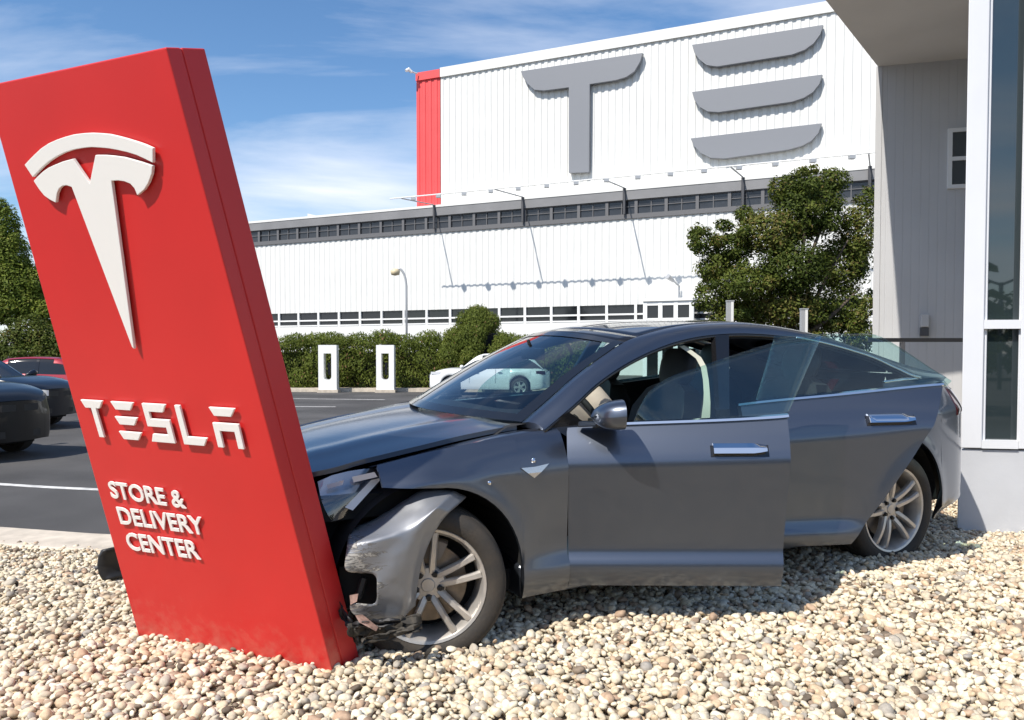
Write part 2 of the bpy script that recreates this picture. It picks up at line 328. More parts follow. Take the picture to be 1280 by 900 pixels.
def ico(sub):
    bm = bmesh.new(); bmesh.ops.create_icosphere(bm, subdivisions=sub, radius=1); bm.verts.ensure_lookup_table()
    v = np.array([x.co[:] for x in bm.verts]); f = np.array([[a.index for a in x.verts] for x in bm.faces]); bm.free(); return v, f
def pebbles():
    pts = []
    sp = .0305; y = -1.6; row = 0
    while y < 11.0:
        s = sp if 2.5 < y < 6.8 else sp * 1.35
        x0 = max(-7, -.72 * abs(y) - (.4 if y > 2.5 else 2.5)); x1 = min(7.3, .72 * abs(y) + (.4 if y > 2.5 else 2.5))
        x = np.arange(x0, x1, s) + (row % 2) * s / 2; row += 1
        x = x + rng.uniform(-.42, .42, len(x)) * s; yy = y + rng.uniform(-.45, .45, len(x)) * s
        pts.append(np.stack([x, yy], 1)); y += s * .86
    P = np.concatenate(pts); P = P[inside_bed(P[:, 0], P[:, 1] + .1)]
    P = P[~((P[:, 1] > 6.06 - (P[:, 0] - 3.34) * .17) & (P[:, 0] > 3.34 + (P[:, 1] - 6) * .74))]      # under the office
    # a loose second layer
    Q = P[rng.random(len(P)) < .22] + rng.normal(0, .012, (0, 2)).sum() + .013; lay = np.concatenate([np.zeros(len(P)), np.ones(len(Q))]); P = np.concatenate([P, Q])
    n = len(P); a = np.clip(rng.lognormal(math.log(.0175), .27, n), .010, .036) * np.where(P[:, 1] < 2.5, 1.3, 1); b = a * rng.uniform(.68, .98, n); c = a * rng.uniform(.42, .68, n)
    z = gz(P[:, 0], P[:, 1]) + rng.uniform(-.010, .007, n) + lay * .014
    z += .018 * np.exp(-((P[:, 0] + .5) ** 2 + (P[:, 1] - 3.15) ** 2) / .02)
    clump = np.sin(P[:, 0] * 3.1 + 1.3) * np.sin(P[:, 1] * 4.3) * .06
    col = np.clip(rng.random(n) + clump, 0, 1)
    yaw = rng.uniform(0, 2 * PI, n); tx = rng.normal(0, .38, n); ty = rng.normal(0, .38, n)
    A = np.zeros((n, 3, 3)); cy, sy = np.cos(yaw), np.sin(yaw)
    Rz = np.zeros((n, 3, 3)); Rz[:, 0, 0] = cy; Rz[:, 0, 1] = -sy; Rz[:, 1, 0] = sy; Rz[:, 1, 1] = cy; Rz[:, 2, 2] = 1
    Rx = np.zeros((n, 3, 3)); Rx[:, 0, 0] = 1; Rx[:, 1, 1] = np.cos(tx); Rx[:, 1, 2] = -np.sin(tx); Rx[:, 2, 1] = np.sin(tx); Rx[:, 2, 2] = np.cos(tx)
    Ry = np.zeros((n, 3, 3)); Ry[:, 1, 1] = 1; Ry[:, 0, 0] = np.cos(ty); Ry[:, 0, 2] = np.sin(ty); Ry[:, 2, 0] = -np.sin(ty); Ry[:, 2, 2] = np.cos(ty)
    A = Rz @ Rx @ Ry
    px = np.abs(P[:, 0]) / P[:, 1]
    vis = np.where((px < .63) & (P[:, 1] > 2.86), P[:, 1] - (a - .0225) * 25 - lay * .1, 99)
    near = np.argsort(vis)[:300]; isn = np.zeros(n, bool); isn[near] = True
    lv, lf = ico(2); variants = []
    for k in range(14):
        rr = np.random.default_rng(100 + k); d = 1 + .16 * np.sin(lv @ rr.normal(0, 1.6, 3) + rr.uniform(0, 6)) + .09 * np.sin(lv @ rr.normal(0, 3.0, 3) + rr.uniform(0, 6))
        sc_ = np.array([1, rr.uniform(.70, .98), rr.uniform(.5, .78)])
        me = bpy.data.meshes.new('pebble'); me.from_pydata((lv * d[:, None] * sc_).tolist(), [], lf.tolist()); me.materials.append(M['stone_obj']); me.polygons.foreach_set('use_smooth', [True] * len(me.polygons)); variants.append(me)
    for i in near:
        o = bpy.data.objects.new('pebble', variants[int(rng.integers(14))]); C.objects.link(o); o.parent = bed_o
        o.location = (P[i, 0], P[i, 1], z[i]); o.rotation_euler = (tx[i], ty[i], yaw[i]); o.scale = (a[i],) * 3
    V = []; F = []; R_ = []; base = 0
    for sub, sel in ((2, (~isn) & (P[:, 1] < 5.0) & (P[:, 1] > 2.6)), (1, (~isn) & ((P[:, 1] >= 5.0) | (P[:, 1] <= 2.6)))):
        iv, iff = ico(sub); ids = np.nonzero(sel)[0]; m = len(ids); nv = len(iv)
        ph = rng.uniform(0, 6.28, (m, 2)); k1 = rng.normal(0, 1.6, (m, 3)); k2 = rng.normal(0, 2.8, (m, 3))
        d = 1 + .16 * np.sin(np.einsum('nk,mk->mn', iv, k1) + ph[:, :1]) + .08 * np.sin(np.einsum('nk,mk->mn', iv, k2) + ph[:, 1:])
        loc = iv[None] * d[..., None] * np.stack([a[ids], b[ids], c[ids]], 1)[:, None, :]
        wv = np.einsum('mij,mnj->mni', A[ids], loc) + np.stack([P[ids, 0], P[ids, 1], z[ids]], 1)[:, None, :]
        V.append(wv.reshape(-1, 3)); F.append((iff[None] + (np.arange(m) * nv)[:, None, None] + base).reshape(-1, 3)); R_.append(np.repeat(col[ids], nv)); base += m * nv
    V = np.concatenate(V); F = np.concatenate(F); R_ = np.concatenate(R_)
    me = bpy.data.meshes.new('loose_gravel'); me.vertices.add(len(V)); me.vertices.foreach_set('co', V.ravel().astype(np.float32))
    me.loops.add(F.size); me.loops.foreach_set('vertex_index', F.ravel().astype(np.int32)); me.polygons.add(len(F)); me.polygons.foreach_set('loop_start', np.arange(0, F.size, 3, dtype=np.int32))
    me.polygons.foreach_set('use_smooth', np.ones(len(F), bool)); at_ = me.attributes.new('rnd', 'FLOAT', 'POINT'); at_.data.foreach_set('value', R_.astype(np.float32)); me.update(); me.validate(); me.materials.append(M['stone_mesh'])
    o = bpy.data.objects.new('loose_gravel', me); C.objects.link(o); o.parent = bed_o; o['kind'] = 'stuff'
    print('pebbles', n, 'tris', len(F))
pebbles()

def ground_line(name, pts, w, n=24):
    c = smooth_curve([(x, y, 0) for x, y in pts], n); mb = MB(); rows = []
    for i, p in enumerate(c):
        t = (c[min(i + 1, n)] - c[max(i - 1, 0)]).normalized(); q = Vector((-t.y, t.x, 0)) * w / 2
        rows.append([(p.x - q.x, p.y - q.y, LOT + .004), (p.x + q.x, p.y + q.y, LOT + .004)])
    return struct(name, mb.grid(rows), M['line'])
ground_line('parking_line', [(-9.5, 11.0), (-6.3, 9.9), (-5.0, 9.55), (-3.6, 9.3)], .13)
ground_line('parking_line', [(-8.6, 28.3), (-4.4, 27.6)], .16)
ground_line('parking_line', [(-8.0, 24.2), (-5.3, 24.0)], .16)
ground_line('parking_line', [(-12.0, 22.0), (-8.6, 21.4)], .16)
struct('far_kerb', MB().box((-2, 33.2, LOT + .075), (26, .5, .15)), M['kerb'])
struct('planting_bed', MB().box((-2, 36.2, LOT + .07), (26, 5.4, .14)), M['bed'])

# ------------------------------------------------------------------ factory in the background
WD = Vector((2.15, -1, 0)).normalized(); WN = Vector((WD.y, -WD.x, 0)); WN = -WN if WN.y > 0 else WN      # along the wall, out of the wall
WP = Vector((-20.65, 70, 0))
def wall_pt(x, y, out=0.0): return on_plane(x, y, WP + WN * out, WN)
def wall_s(x): return (wall_pt(x, 400) - WP).dot(WD)
def wz(x, y, out=0.0): return wall_pt(x, y, out).z
def wp(s, z, out=0.0): p = WP + WD * s + WN * out; return Vector((p.x, p.y, z))
MODULE = (wall_s(475.5) - wall_s(347.5)) / 5; S0 = wall_s(347.5)
zz = dict(win_b=(wz(347, 409.3) + wz(740, 401.2)) / 2, win_t=(wz(345.8, 393.1) + wz(864.6, 377.5)) / 2, band_b=(wz(322, 307.5) + wz(800, 272)) / 2, glass_b=0, glass_t=0, band_t=(wz(320, 279) + wz(1093, 211)) / 2)
h_band = zz['band_t'] - zz['band_b']; zz['glass_b'] = zz['band_b'] + h_band * .16; zz['glass_t'] = zz['band_b'] + h_band * .66
N0, N1 = -8, 36
fac = thing('factory_building', 'long white corrugated factory wing with grey clerestory band of windows', 'factory', WP + WD * 15)
def corrugated(s0, s1, z0, z1, pitch, depth, out=0.0, cap=False):
    mb = MB(); n = int(round((s1 - s0) / pitch)); rows = [[], []]
    for i in range(n):
        for a, d in ((0, 0), (.44, 0), (.56, -depth), (.88, -depth)):
            s = s0 + (i + a) * (s1 - s0) / n
            rows[0].append(wp(s, z0, out + d)); rows[1].append(wp(s, z1, out + d))
    rows[0].append(wp(s1, z0, out)); rows[1].append(wp(s1, z1, out))
    return mb.grid(rows)
sA, sB = S0 + N0 * MODULE, S0 + N1 * MODULE
def wall_box(mb, s0, s1, z0, z1, o0, o1):
    return mb.hexa([wp(s0, z0, o1), wp(s1, z0, o1), wp(s1, z0, o0), wp(s0, z0, o0)], [wp(s0, z1, o1), wp(s1, z1, o1), wp(s1, z1, o0), wp(s0, z1, o0)])
obj('cladding', corrugated(sA, sB, zz['win_t'], zz['band_b'], MODULE / 4, .042), M['clad'], fac)
obj('base_wall', wall_box(MB(), sA, sB, LOT - .1, zz['win_b'], -.6, .02), M['clad'], fac)
obj('fascia', wall_box(MB(), sA, sB, zz['glass_t'], zz['band_t'] - .02, -.6, .16), M['fascia'], fac)
obj('band_sill', wall_box(MB(), sA, sB, zz['band_b'], zz['glass_b'], -.6, .10), M['mull'], fac)
obj('roof_edge', wall_box(MB(), sA, sB, zz['band_t'] - .02, zz['band_t'] + .16, -30, .20), M['clad'], fac)
obj('inner_wall', wall_box(MB(), sA, sB, LOT, zz['band_t'] - .1, -30, -1.5), M['void'], fac)
def window_pair():
    zm = zz['win_b'] + (zz['win_t'] - zz['win_b']) * .42
    proto_u = proto_l = None
    for k in range(N0, N1):
        s = S0 + k * MODULE
        if proto_u is None:
            w = MB(); wall_box(w, s, s + .22, zz['glass_b'], zz['glass_t'], -.1, .06); wall_box(w, s + .22, s + MODULE, zz['glass_t'] - .07, zz['glass_t'], -.1, .03); wall_box(w, s + .22, s + MODULE, zz['glass_b'] + (zz['glass_t'] - zz['glass_b']) * .50, zz['glass_b'] + (zz['glass_t'] - zz['glass_b']) * .50 + .045, -.1, .0); wall_box(w, s + .22 + (MODULE - .22) * .5 - .03, s + .22 + (MODULE - .22) * .5 + .03, zz['glass_b'], zz['glass_t'] - .07, -.1, -.005); proto_u = obj('window', w, M['mull'], fac)
            p = MB(); wall_box(p, s + .22, s + MODULE, zz['glass_b'], zz['glass_t'] - .07, -.2, -.08); obj('pane', p, M['band_glass'], proto_u)
            w = MB(); wall_box(w, s, s + .19, zz['win_b'], zz['win_t'], -.25, .0)
            wall_box(w, s + .19, s + MODULE, zm - .06, zm + .06, -.25, -.02); wall_box(w, s + .19, s + MODULE, zz['win_b'], zz['win_b'] + .1, -.25, .05); proto_l = obj('window', w, M['frame_w'], fac)
            for a, b in ((zz['win_b'] + .1, zm - .06), (zm + .06, zz['win_t'])):
                p = MB(); wall_box(p, s + .19, s + MODULE, a, b, -.3, -.15); obj('pane', p, M['dark_glass'], proto_l)
            if k % 3 == 0: pass
        else:
            d = WD * (MODULE * (k - N0))
            for pr in (proto_u, proto_l):
                c = copy_tree(pr, fac); c.location = d
window_pair()
# extra white posts behind some of the lower windows, as seen
def porch():
    sa, sb = wall_s(817), wall_s(873); z0, z1 = LOT, zz['win_t'] + .05; out = 2.2
    fr = MB(); n = 3
    for i in range(n + 1):
        s = sa + (sb - sa) * i / n; wall_box(fr, s - .14, s + .14, z0, z1, out - .2, out)
    wall_box(fr, sa + .14, sb - .14, z1 - .28, z1, out - .2, out - .02); wall_box(fr, sa - .14, sb + .14, z1, z1 + .18, .2, out + .1); wall_box(fr, sa + .14, sb - .14, zz['win_b'] - .1, zz['win_b'] + .08, out - .2, out - .02)
    o = obj('porch', fr, M['frame_w'], fac)
    for i in range(n):
        p = MB(); wall_box(p, sa + (sb - sa) * i / n + .14, sa + (sb - sa) * (i + 1) / n - .14, z0, z1 - .28, out - .14, out - .1); obj('pane', p, M['dark_glass'], o)
    p = MB(); wall_box(p, sb + .1, sb + .14, z0, z1, .2, out - .2); obj('pane', p, M['dark_glass'], o)
    p = MB(); wall_box(p, sa - .14, sa - .1, z0, z1, .2, out - .2); obj('pane', p, M['dark_glass'], o)
porch()
gab = MB(); a = wp(sA - 2, zz['band_t'], -26); b = wp(wall_s(400), zz['band_t'], -26); 
top = wp(sA - 2, zz['band_t'] + 5.2, -26)
gab.prism([wp(-16, zz['band_t'] - 1, -24), wp(3.5, zz['band_t'] - 1, -24), wp(3.5, zz['band_t'] + .3, -24), wp(-16, zz['band_t'] + 5.6, -24)], -WN * 14)
obj('roof', gab, M['roofw'], fac)
# the tall hall behind
OUT_H = -1.6
hall = thing('factory_hall', 'tall white corrugated hall with red corner and huge grey letters', 'factory', WP + WD * 25 + WN * OUT_H)
hs = lambda x: (wall_pt(x, 150, OUT_H) - WP).dot(WD)
hz_t = (wz(550, 84, OUT_H) + wz(1033, 4, OUT_H)) / 2; hz_h = (wz(550, 95.6, OUT_H) + wz(1035, 18, OUT_H)) / 2
s_red0, s_red1, s_end = hs(521), hs(551), hs(1200)
obj('cladding', corrugated(s_red1, s_end, zz['band_t'] + .1, hz_h + .05, MODULE / 4, .056, OUT_H), M['clad'], hall)
obj('corner_panel', corrugated(s_red0, s_red1 - .03, zz['band_t'] + .1, hz_h + .05, MODULE / 4, .056, OUT_H + .04), M['cladred'], hall, label='red corrugated corner panel')
obj('coping', wall_box(MB(), s_red1, s_end, hz_h, hz_t, OUT_H - .5, OUT_H + .13), M['clad'], hall)
obj('corner_coping', wall_box(MB(), s_red0, s_red1 - .03, hz_h, hz_t - .1, OUT_H - .5, OUT_H + .16), M['cladred'], hall)
bk = MB(); wall_box(bk, s_red0 + .05, s_end, zz['band_t'] + .1, hz_t - .2, OUT_H - 25, OUT_H - .3); obj('side_wall', bk, M['clad'], hall)
def wall_poly(pxs, out, th):
    P = [wall_pt(x, y, out) for x, y in pxs]; return MB().prism(P, -WN * th)
LET = [[(651, 89), (803, 66), (800, 77), (793, 89), (783, 96), (770, 100), (737, 105), (736, 215), (711, 216), (711, 109), (680, 113), (668, 112), (660, 105), (654, 97)],
       [(865, 56), (1029, 31), (1025, 43), (1017, 54), (1006, 62), (990, 68), (896, 83), (883, 81), (874, 74), (868, 66)],
       [(865, 115), (1028, 93), (1024, 105), (1016, 115), (1005, 122), (990, 127), (898, 140), (884, 139), (874, 133), (868, 125)],
       [(863, 173), (1027, 154), (1023, 166), (1014, 176), (1003, 182), (985, 187), (905, 198), (888, 197), (876, 191), (868, 183)]]
for i, poly in enumerate(LET):
    o = obj('letter' if i == 0 else 'letter_bar', wall_poly(poly, OUT_H + .42, .34), M['letter_grey'], hall)
    o['label'] = 'grey letter T' if i == 0 else 'curved grey bar of the letter E'
# flood-light rail on long arms in front of the band
def light_rail():
    zr = lambda x: 0
    t = thing('light_rail', 'long thin lighting rail held on arms above the grey band', 'light rail', wp(wall_s(545), zz['band_t']))
    D = 4.9; xs_ = [545, 655, 781, 928, 1085]; zt = zz['band_t'] + .15
    zrail = at(507, 248, (WP + WD * wall_s(545) + WN * D).y).z
    for x in xs_:
        s = wall_s(x); m = MB(); m.tube([wp(s, zz['band_b'] + .3, .25), wp(s, zt, .25)], .11, 6); obj('post', m, M['post'], t)
        m = MB(); m.tube([wp(s, zt, .25), wp(s, zrail, D)], .05, 6); obj('arm', m, M['bracket'], t)
    s0, s1 = wall_s(545) - 1.0, wall_s(1200); m = MB(); m.tube([wp(s0, zrail + .05, D), wp(s1, zrail + .05, D)], .045, 6); obj('rail', m, M['frame_w'], t)
    k = 0; s = s0 + 2.0; pr = None
    while s < s1:
        if pr is None:
            m = MB(); m.box(wp(s, zrail - .1, D), (.32, .3, .2)); pr = obj('floodlight', m, M['steel'], t); base = s
        else: c = pr.copy(); C.objects.link(c); c.parent = t; c.location = WD * (s - base)
        s += MODULE * .98
light_rail()
def sec_cam():
    p = wall_pt(520, 92, OUT_H + .35); t = thing('security_camera', 'small white security camera on the top left corner of the red panel', 'camera', p)
    obj('arm', MB().tube([p + Vector((.1, 0, 0)), p + Vector((-.35, -.3, .05))], .06, 6), M['frame_w'], t); obj('camera_housing', MB().tube([p + Vector((-.3, -.3, 0)), p + Vector((-.55, -.35, .22)), p + Vector((-.75, -.5, .05))], [.12, .16, .12], 8), M['frame_w'], t)
    p = wall_pt(849, 366, .3); t = thing('wall_lamp', 'small grey lamp on the white wall above the porch', 'lamp', p)
    obj('arm', MB().tube([p + Vector((0, 0, -.5)), p + Vector((0, 0, .45)), p + Vector((-.5, -.5, .75))], .07, 6), M['steel'], t); obj('lamp_head', MB().tube([p + Vector((-.5, -.5, .75)), p + Vector((-.95, -.8, 1.05))], [.12, .2], 8), M['steel'], t)
sec_cam()
def street_lamp():
    Y = 54; top = at(508, 352, Y); p0 = Vector((top.x, Y, LOT)); t = thing('street_lamp', 'thin pale curved street lamp in front of the white wall', 'street lamp', p0)
    h = at(494, 338, Y)
    obj('pole', MB().tube([p0, Vector((top.x, Y, top.z - 1))] + smooth_curve([(top.x, Y, top.z - .3), (top.x - .1, Y, top.z + .35), (top.x - .35, Y, h.z + .05), (h.x + .2, Y, h.z + .08)], 8), .075, 8), M['steel'], t, smooth=True)
    obj('lamp_head', MB().lathe([(0, .12), (.2, .1), (.33, -.05), (.27, -.3), (0, -.36)], 12, 'Z', h), M['lampwarm'], t, smooth=True)
street_lamp()

# ------------------------------------------------------------------ chargers
def charger(x, label):
    Y = 32.6; p = at(x, 489.5, Y); w = .74 if x < 450 else .72; H = 1.93; d = .42
    t = thing('charging_post', label, 'charging post', (p.x, Y, LOT), 'white charging posts by the hedge')
    z0 = LOT + .12; z1 = LOT + H; y0, y1 = Y - d / 2, Y + d / 2; xa, xb = p.x - w / 2, p.x + w / 2
    obj('plinth', MB().box((p.x, Y, LOT + .06), (w + .1, d + .1, .12)), M['kerb'], t)
    # a ring: outer rectangle, long slot whose lower end is rounded
    out = [(xa, z0), (xb, z0), (xb, z1), (xa, z1)]; sw = w * .21; zt = z1 - .34; zb = z0 + .52
    hole = [(p.x + sw, zt)] + [(p.x + sw * math.cos(a), zb - sw * .75 * math.sin(a)) for a in np.linspace(0, PI, 9)] + [(p.x - sw, zt)]
    mb = MB(); 
    def q(a, b, c, e): mb.f.append((a, b, c, e))
    for yy in (y0, y1):
        o = len(mb.v); mb.v += [(a, yy, b) for a, b in out] + [(a, yy, b) for a, b in hole]
        H0 = o + 4; nH = len(hole)
        mb.f += [(o + 1, o + 2, H0, H0 + 1), (o + 2, o + 3, H0 + nH - 1, H0), (o + 3, o, H0 + nH - 2, H0 + nH - 1)]
        mid = 1 + 4
        mb.f += [tuple([o + 1] + [H0 + i for i in range(1, mid + 1)] + []), tuple([o + 1, H0 + mid, o]), tuple([o] + [H0 + i for i in range(mid, nH - 1)])]
    n = 4 + len(hole)
    for i in range(4): mb.f.append((i, (i + 1) % 4, n + (i + 1) % 4, n + i))
    for i in range(len(hole)): j = (i + 1) % len(hole); mb.f.append((4 + i, 4 + j, n + 4 + j, n + 4 + i))
    obj('housing', mb, M['cwhite'], t)
    obj('cable_holster', MB().box((p.x, Y + .1, (zt + zb) / 2 - .15), (sw * .7, .1, .5)), M['black'], t)
charger(411, 'white charging post nearer the red sign, its slot dark')
charger(482.5, 'white charging post farther from the red sign, nearer the grey car')

# ------------------------------------------------------------------ foliage
def leaves(clumps, n, size, seed, flat=0.0, tintvar=.35, droop=0.0, tufts=0):
    """leaf-sized folded quads spread through ellipsoid clumps; returns mesh data with a colour value"""
    r = np.random.default_rng(seed)
    if tufts:
        out = list(clumps)
        for c in clumps:
            for _ in range(tufts):
                d = r.normal(0, 1, 3); d /= np.linalg.norm(d); k = r.uniform(.45, 1.22); f = r.uniform(.20, .38)
                out.append((c[0] + d[0] * c[3] * k, c[1] + d[1] * c[4] * k, c[2] + d[2] * c[5] * k, c[3] * f, c[4] * f, c[5] * f))
        clumps = out
    w = np.array([c[3] * c[4] * c[5] for c in clumps]) ** .8; w /= w.sum()
    V = []; Rn = []; ci = r.choice(len(clumps), n, p=w); ct = r.uniform(-tintvar, tintvar, len(clumps)) * .7
    d = r.normal(0, 1, (n, 3)); d /= np.linalg.norm(d, axis=1)[:, None]; rad_ = r.uniform(.35, 1.0, n) ** .45 * r.uniform(.82, 1.12, n)
    cl = np.array(clumps)[ci]; pos = cl[:, :3] + d * rad_[:, None] * cl[:, 3:6]
    nrm = d * .9 + r.normal(0, .5, (n, 3)) + np.array([0, -.1, .55]); nrm /= np.linalg.norm(nrm, axis=1)[:, None]
    t = np.cross(nrm, r.normal(0, 1, (n, 3))); t[:, 2] -= droop; t /= np.linalg.norm(t, axis=1)[:, None]; b = np.cross(nrm, t)
    s = size * r.uniform(.6, 1.35, n)[:, None]
    q = np.stack([pos - t * s, pos + b * s * .45 + nrm * s * .12, pos + t * s, pos - b * s * .45 + nrm * s * .12], 1)
    V = q.reshape(-1, 3); F = np.arange(4 * n).reshape(n, 4); val = np.clip(.45 + ct[ci] + r.normal(0, .2, n), 0, .97); val = np.where(r.random(n) < .015, 1.0, val)
    return V, F, np.repeat(val, 4)
def leaf_obj(name, data, mat, parent):
    V, F, val = data; off = OFF.get(parent.name, Vector()); V = V - np.array(off)
    me = bpy.data.meshes.new(name); me.from_pydata(V.tolist(), [], F.tolist()); a = me.attributes.new('rnd', 'FLOAT', 'POINT'); a.data.foreach_set('value', val.astype(np.float32)); me.materials.append(mat)
    o = bpy.data.objects.new(name, me); C.objects.link(o); o.parent = parent; return o
def limb(mb, a, b, r0, r1, bend=.2, n=6):
    a, b = Vector(a), Vector(b); m = (a + b) / 2 + Vector((random.uniform(-1, 1), random.uniform(-1, 1), 0)) * bend
    c = smooth_curve([a, m, b], n); mb.tube(c, [r0 + (r1 - r0) * i / n for i in range(n + 1)], 7)
def right_tree():
    Y = 27.0; S = Y / 1000; cx = at(985, 420, Y).x; t = thing('leafy_tree', 'broad dark green tree against the factory, left of the grey office wall', 'tree', (cx, Y, LOT))
    def c(px, py, rx, ry, dy=0): p = at(px, py, Y + dy); return (p.x, p.y, p.z, rx * S, rx * S * .9, ry * S)
    cl = [c(1010, 262, 52, 46), c(1000, 232, 30, 20), c(972, 238, 16, 22), c(1042, 226, 26, 18), c(960, 290, 46, 34, -.4), c(1072, 290, 28, 48), c(1050, 330, 46, 44, .5), c(990, 335, 52, 42, -.6), c(915, 310, 34, 26), c(878, 302, 20, 22, -.3), c(893, 335, 30, 22),
          c(930, 355, 44, 30, -.4), c(890, 372, 26, 22), c(985, 385, 56, 32), c(1050, 385, 44, 36, .4), c(915, 398, 38, 22), c(868, 292, 12, 12), c(930, 268, 16, 14), c(1085, 250, 14, 22), c(905, 282, 14, 10), c(1012, 213, 14, 8), c(1075, 420, 30, 26), c(1000, 430, 50, 26), c(940, 430, 40, 24)]
    leaf_obj('crown', leaves([(a, b, c_, d * .86, e * .86, f * .86) for a, b, c_, d, e, f in cl], 88000, .062, 3, tintvar=.5, tufts=12), M['leaf_tree'], t)
    tr = MB(); p = Vector((cx, Y, LOT)); limb(tr, p, p + Vector((.1, 0, 2.2)), .24, .17, .1)
    for x, y in ((1010, 240), (965, 280), (1060, 300), (900, 330), (1000, 330), (1045, 240), (940, 380), (1075, 360)):
        limb(tr, p + Vector((.05, 0, random.uniform(1.2, 2.2))), at(x, y, Y + random.uniform(-.5, .5)), .12, .025, .4)
    obj('trunk', tr, M['bark'], t, smooth=True)
right_tree()
def left_tree():
    Y = 33.0; S = Y / 1000; cx = at(22, 430, Y).x; t = thing('young_tree', 'sunlit yellow green tree at the left edge behind the parked cars', 'tree', (cx, Y, LOT))
    def c(px, py, rx, ry, dy=0): p = at(px, py, Y + dy); return (p.x, p.y, p.z, rx * S, rx * S * .9, ry * S)
    cl = [c(5, 285, 20, 32), c(12, 320, 26, 34), c(20, 355, 30, 34), c(-12, 330, 26, 50), c(36, 375, 22, 24), c(12, 385, 30, 18), c(-25, 380, 26, 34), c(0, 258, 10, 12), c(45, 350, 16, 20), c(60, 390, 22, 20)]
    leaf_obj('crown', leaves(cl, 50000, .068, 5, tintvar=.35, tufts=8), M['leaf_light'], t)
    tr = MB(); p = Vector((cx, Y, LOT)); limb(tr, p, p + Vector((0, 0, 2.4)), .15, .1, .08); limb(tr, p + Vector((0, 0, 2.2)), at(8, 290, Y), .09, .02, .3); limb(tr, p + Vector((0, 0, 2.0)), at(35, 360, Y), .07, .02, .2); limb(tr, p + Vector((0, 0, 1.9)), at(-15, 340, Y), .07, .02, .2)
    obj('trunk', tr, M['bark'], t, smooth=True)
    Y = 31; S = Y / 1000; p = at(35, 440, Y); t = thing('shrub', 'brownish green shrub below the sunlit tree at the left edge', 'shrub', (p.x, Y, LOT))
    leaf_obj('foliage', leaves([c(35, 415, 24, 20, -2), c(15, 430, 26, 18, -2), c(58, 425, 24, 22, -2), c(80, 430, 24, 24, -2), c(30, 445, 40, 16, -2)], 16000, .055, 8, tintvar=.4, tufts=10), M['leaf_tree'], t)
    st = MB()
    for k in range(5): limb(st, (p.x + random.uniform(-.2, .2), Y, LOT), at(20 + 14 * k, 420, Y), .03, .01, .1)
    obj('stem_or_dark_core', st, M['bark'], t)
left_tree()
def hedge():
    Y = 34.6; S = Y / 1000
    p = at(450, 487, Y); t = thing('hedge', 'long dark clipped hedge behind the white charging posts', 'hedge', (p.x, Y, LOT + .14)); cl = []
    r = random.Random(4)
    for x in range(250, 740, 15):
        top = 415 + r.uniform(-5, 6) + (4 if x < 400 else 0)
        for y, rr in ((top + 9, 9), (top + 20, 16), (top + 38, 20), (top + 58, 18)):
            q = at(x + r.uniform(-5, 5), y, Y + r.uniform(-.3, .3)); cl.append((q.x, q.y, q.z, 17 * S, 1.0, rr * S))
    leaf_obj('foliage', leaves(cl, 130000, .058, 11, tintvar=.3, droop=1.2), M['leaf_hedge'], t)
    a, b = at(252, 487, Y), at(738, 487, Y); obj('stem_or_dark_core', MB().box(((a.x + b.x) / 2, Y + .1, .8), (b.x - a.x, .7, 1.5)), M['void'], t)  # near-black filler block, stands in for the shade among the leaves
    Y = 33.8; S = Y / 1000; p = at(601, 480, Y); t = thing('round_shrub', 'large domed green shrub rising above the hedge end', 'shrub', (p.x, Y, LOT + .14))
    cl = []
    for k in range(46):
        u = r.uniform(0, PI); h = r.uniform(0, 1); R_ = 52 * math.sqrt(max(0, 1 - (h * .97) ** 2.6)) - 9
        q = at(601 + math.cos(u) * max(R_, 0) * (1 if k % 2 else .6), 470 - h * 78, Y - math.sin(u) * R_ * S * .8); cl.append((q.x, q.y, q.z, 13 * S, 13 * S, 12 * S))
    leaf_obj('foliage', leaves(cl, 52000, .052, 12, tintvar=.3, droop=1.2), M['leaf_hedge'], t)
    obj('stem_or_dark_core', MB().lathe([(0, 0), (.9, .0), (1.1, 1.0), (.8, 2.2), (0, 2.6)], 10, 'Z', (p.x, Y + .3, LOT + .14)), M['void'], t)  # near-black filler dome, stands in for the shade inside the shrub
hedge()
def posts():
    for x, yt, lab in ((912.5, 377, 'white metal post in front of the tree, nearer the car roof'), (1005, 387, 'white metal post in front of the tree, nearer the grey office wall')):
        Y = 16.0; p = at(x, yt, Y); t = thing('marker_post', lab, 'post', (p.x, Y, LOT), 'white posts before the tree')
        obj('post', MB().box((p.x - .03, Y, (p.z + LOT) / 2), (.075, .09, p.z - LOT)), M['steel'], t)
        obj('face_plate', MB().box((p.x + .035, Y - .035, (p.z + LOT) / 2 + .4), (.05, .03, p.z - LOT - .8)), M['frame_w'], t)
        obj('post_cap', MB().box((p.x, Y, p.z + .012), (.15, .11, .024)), M['steel'], t)
posts()

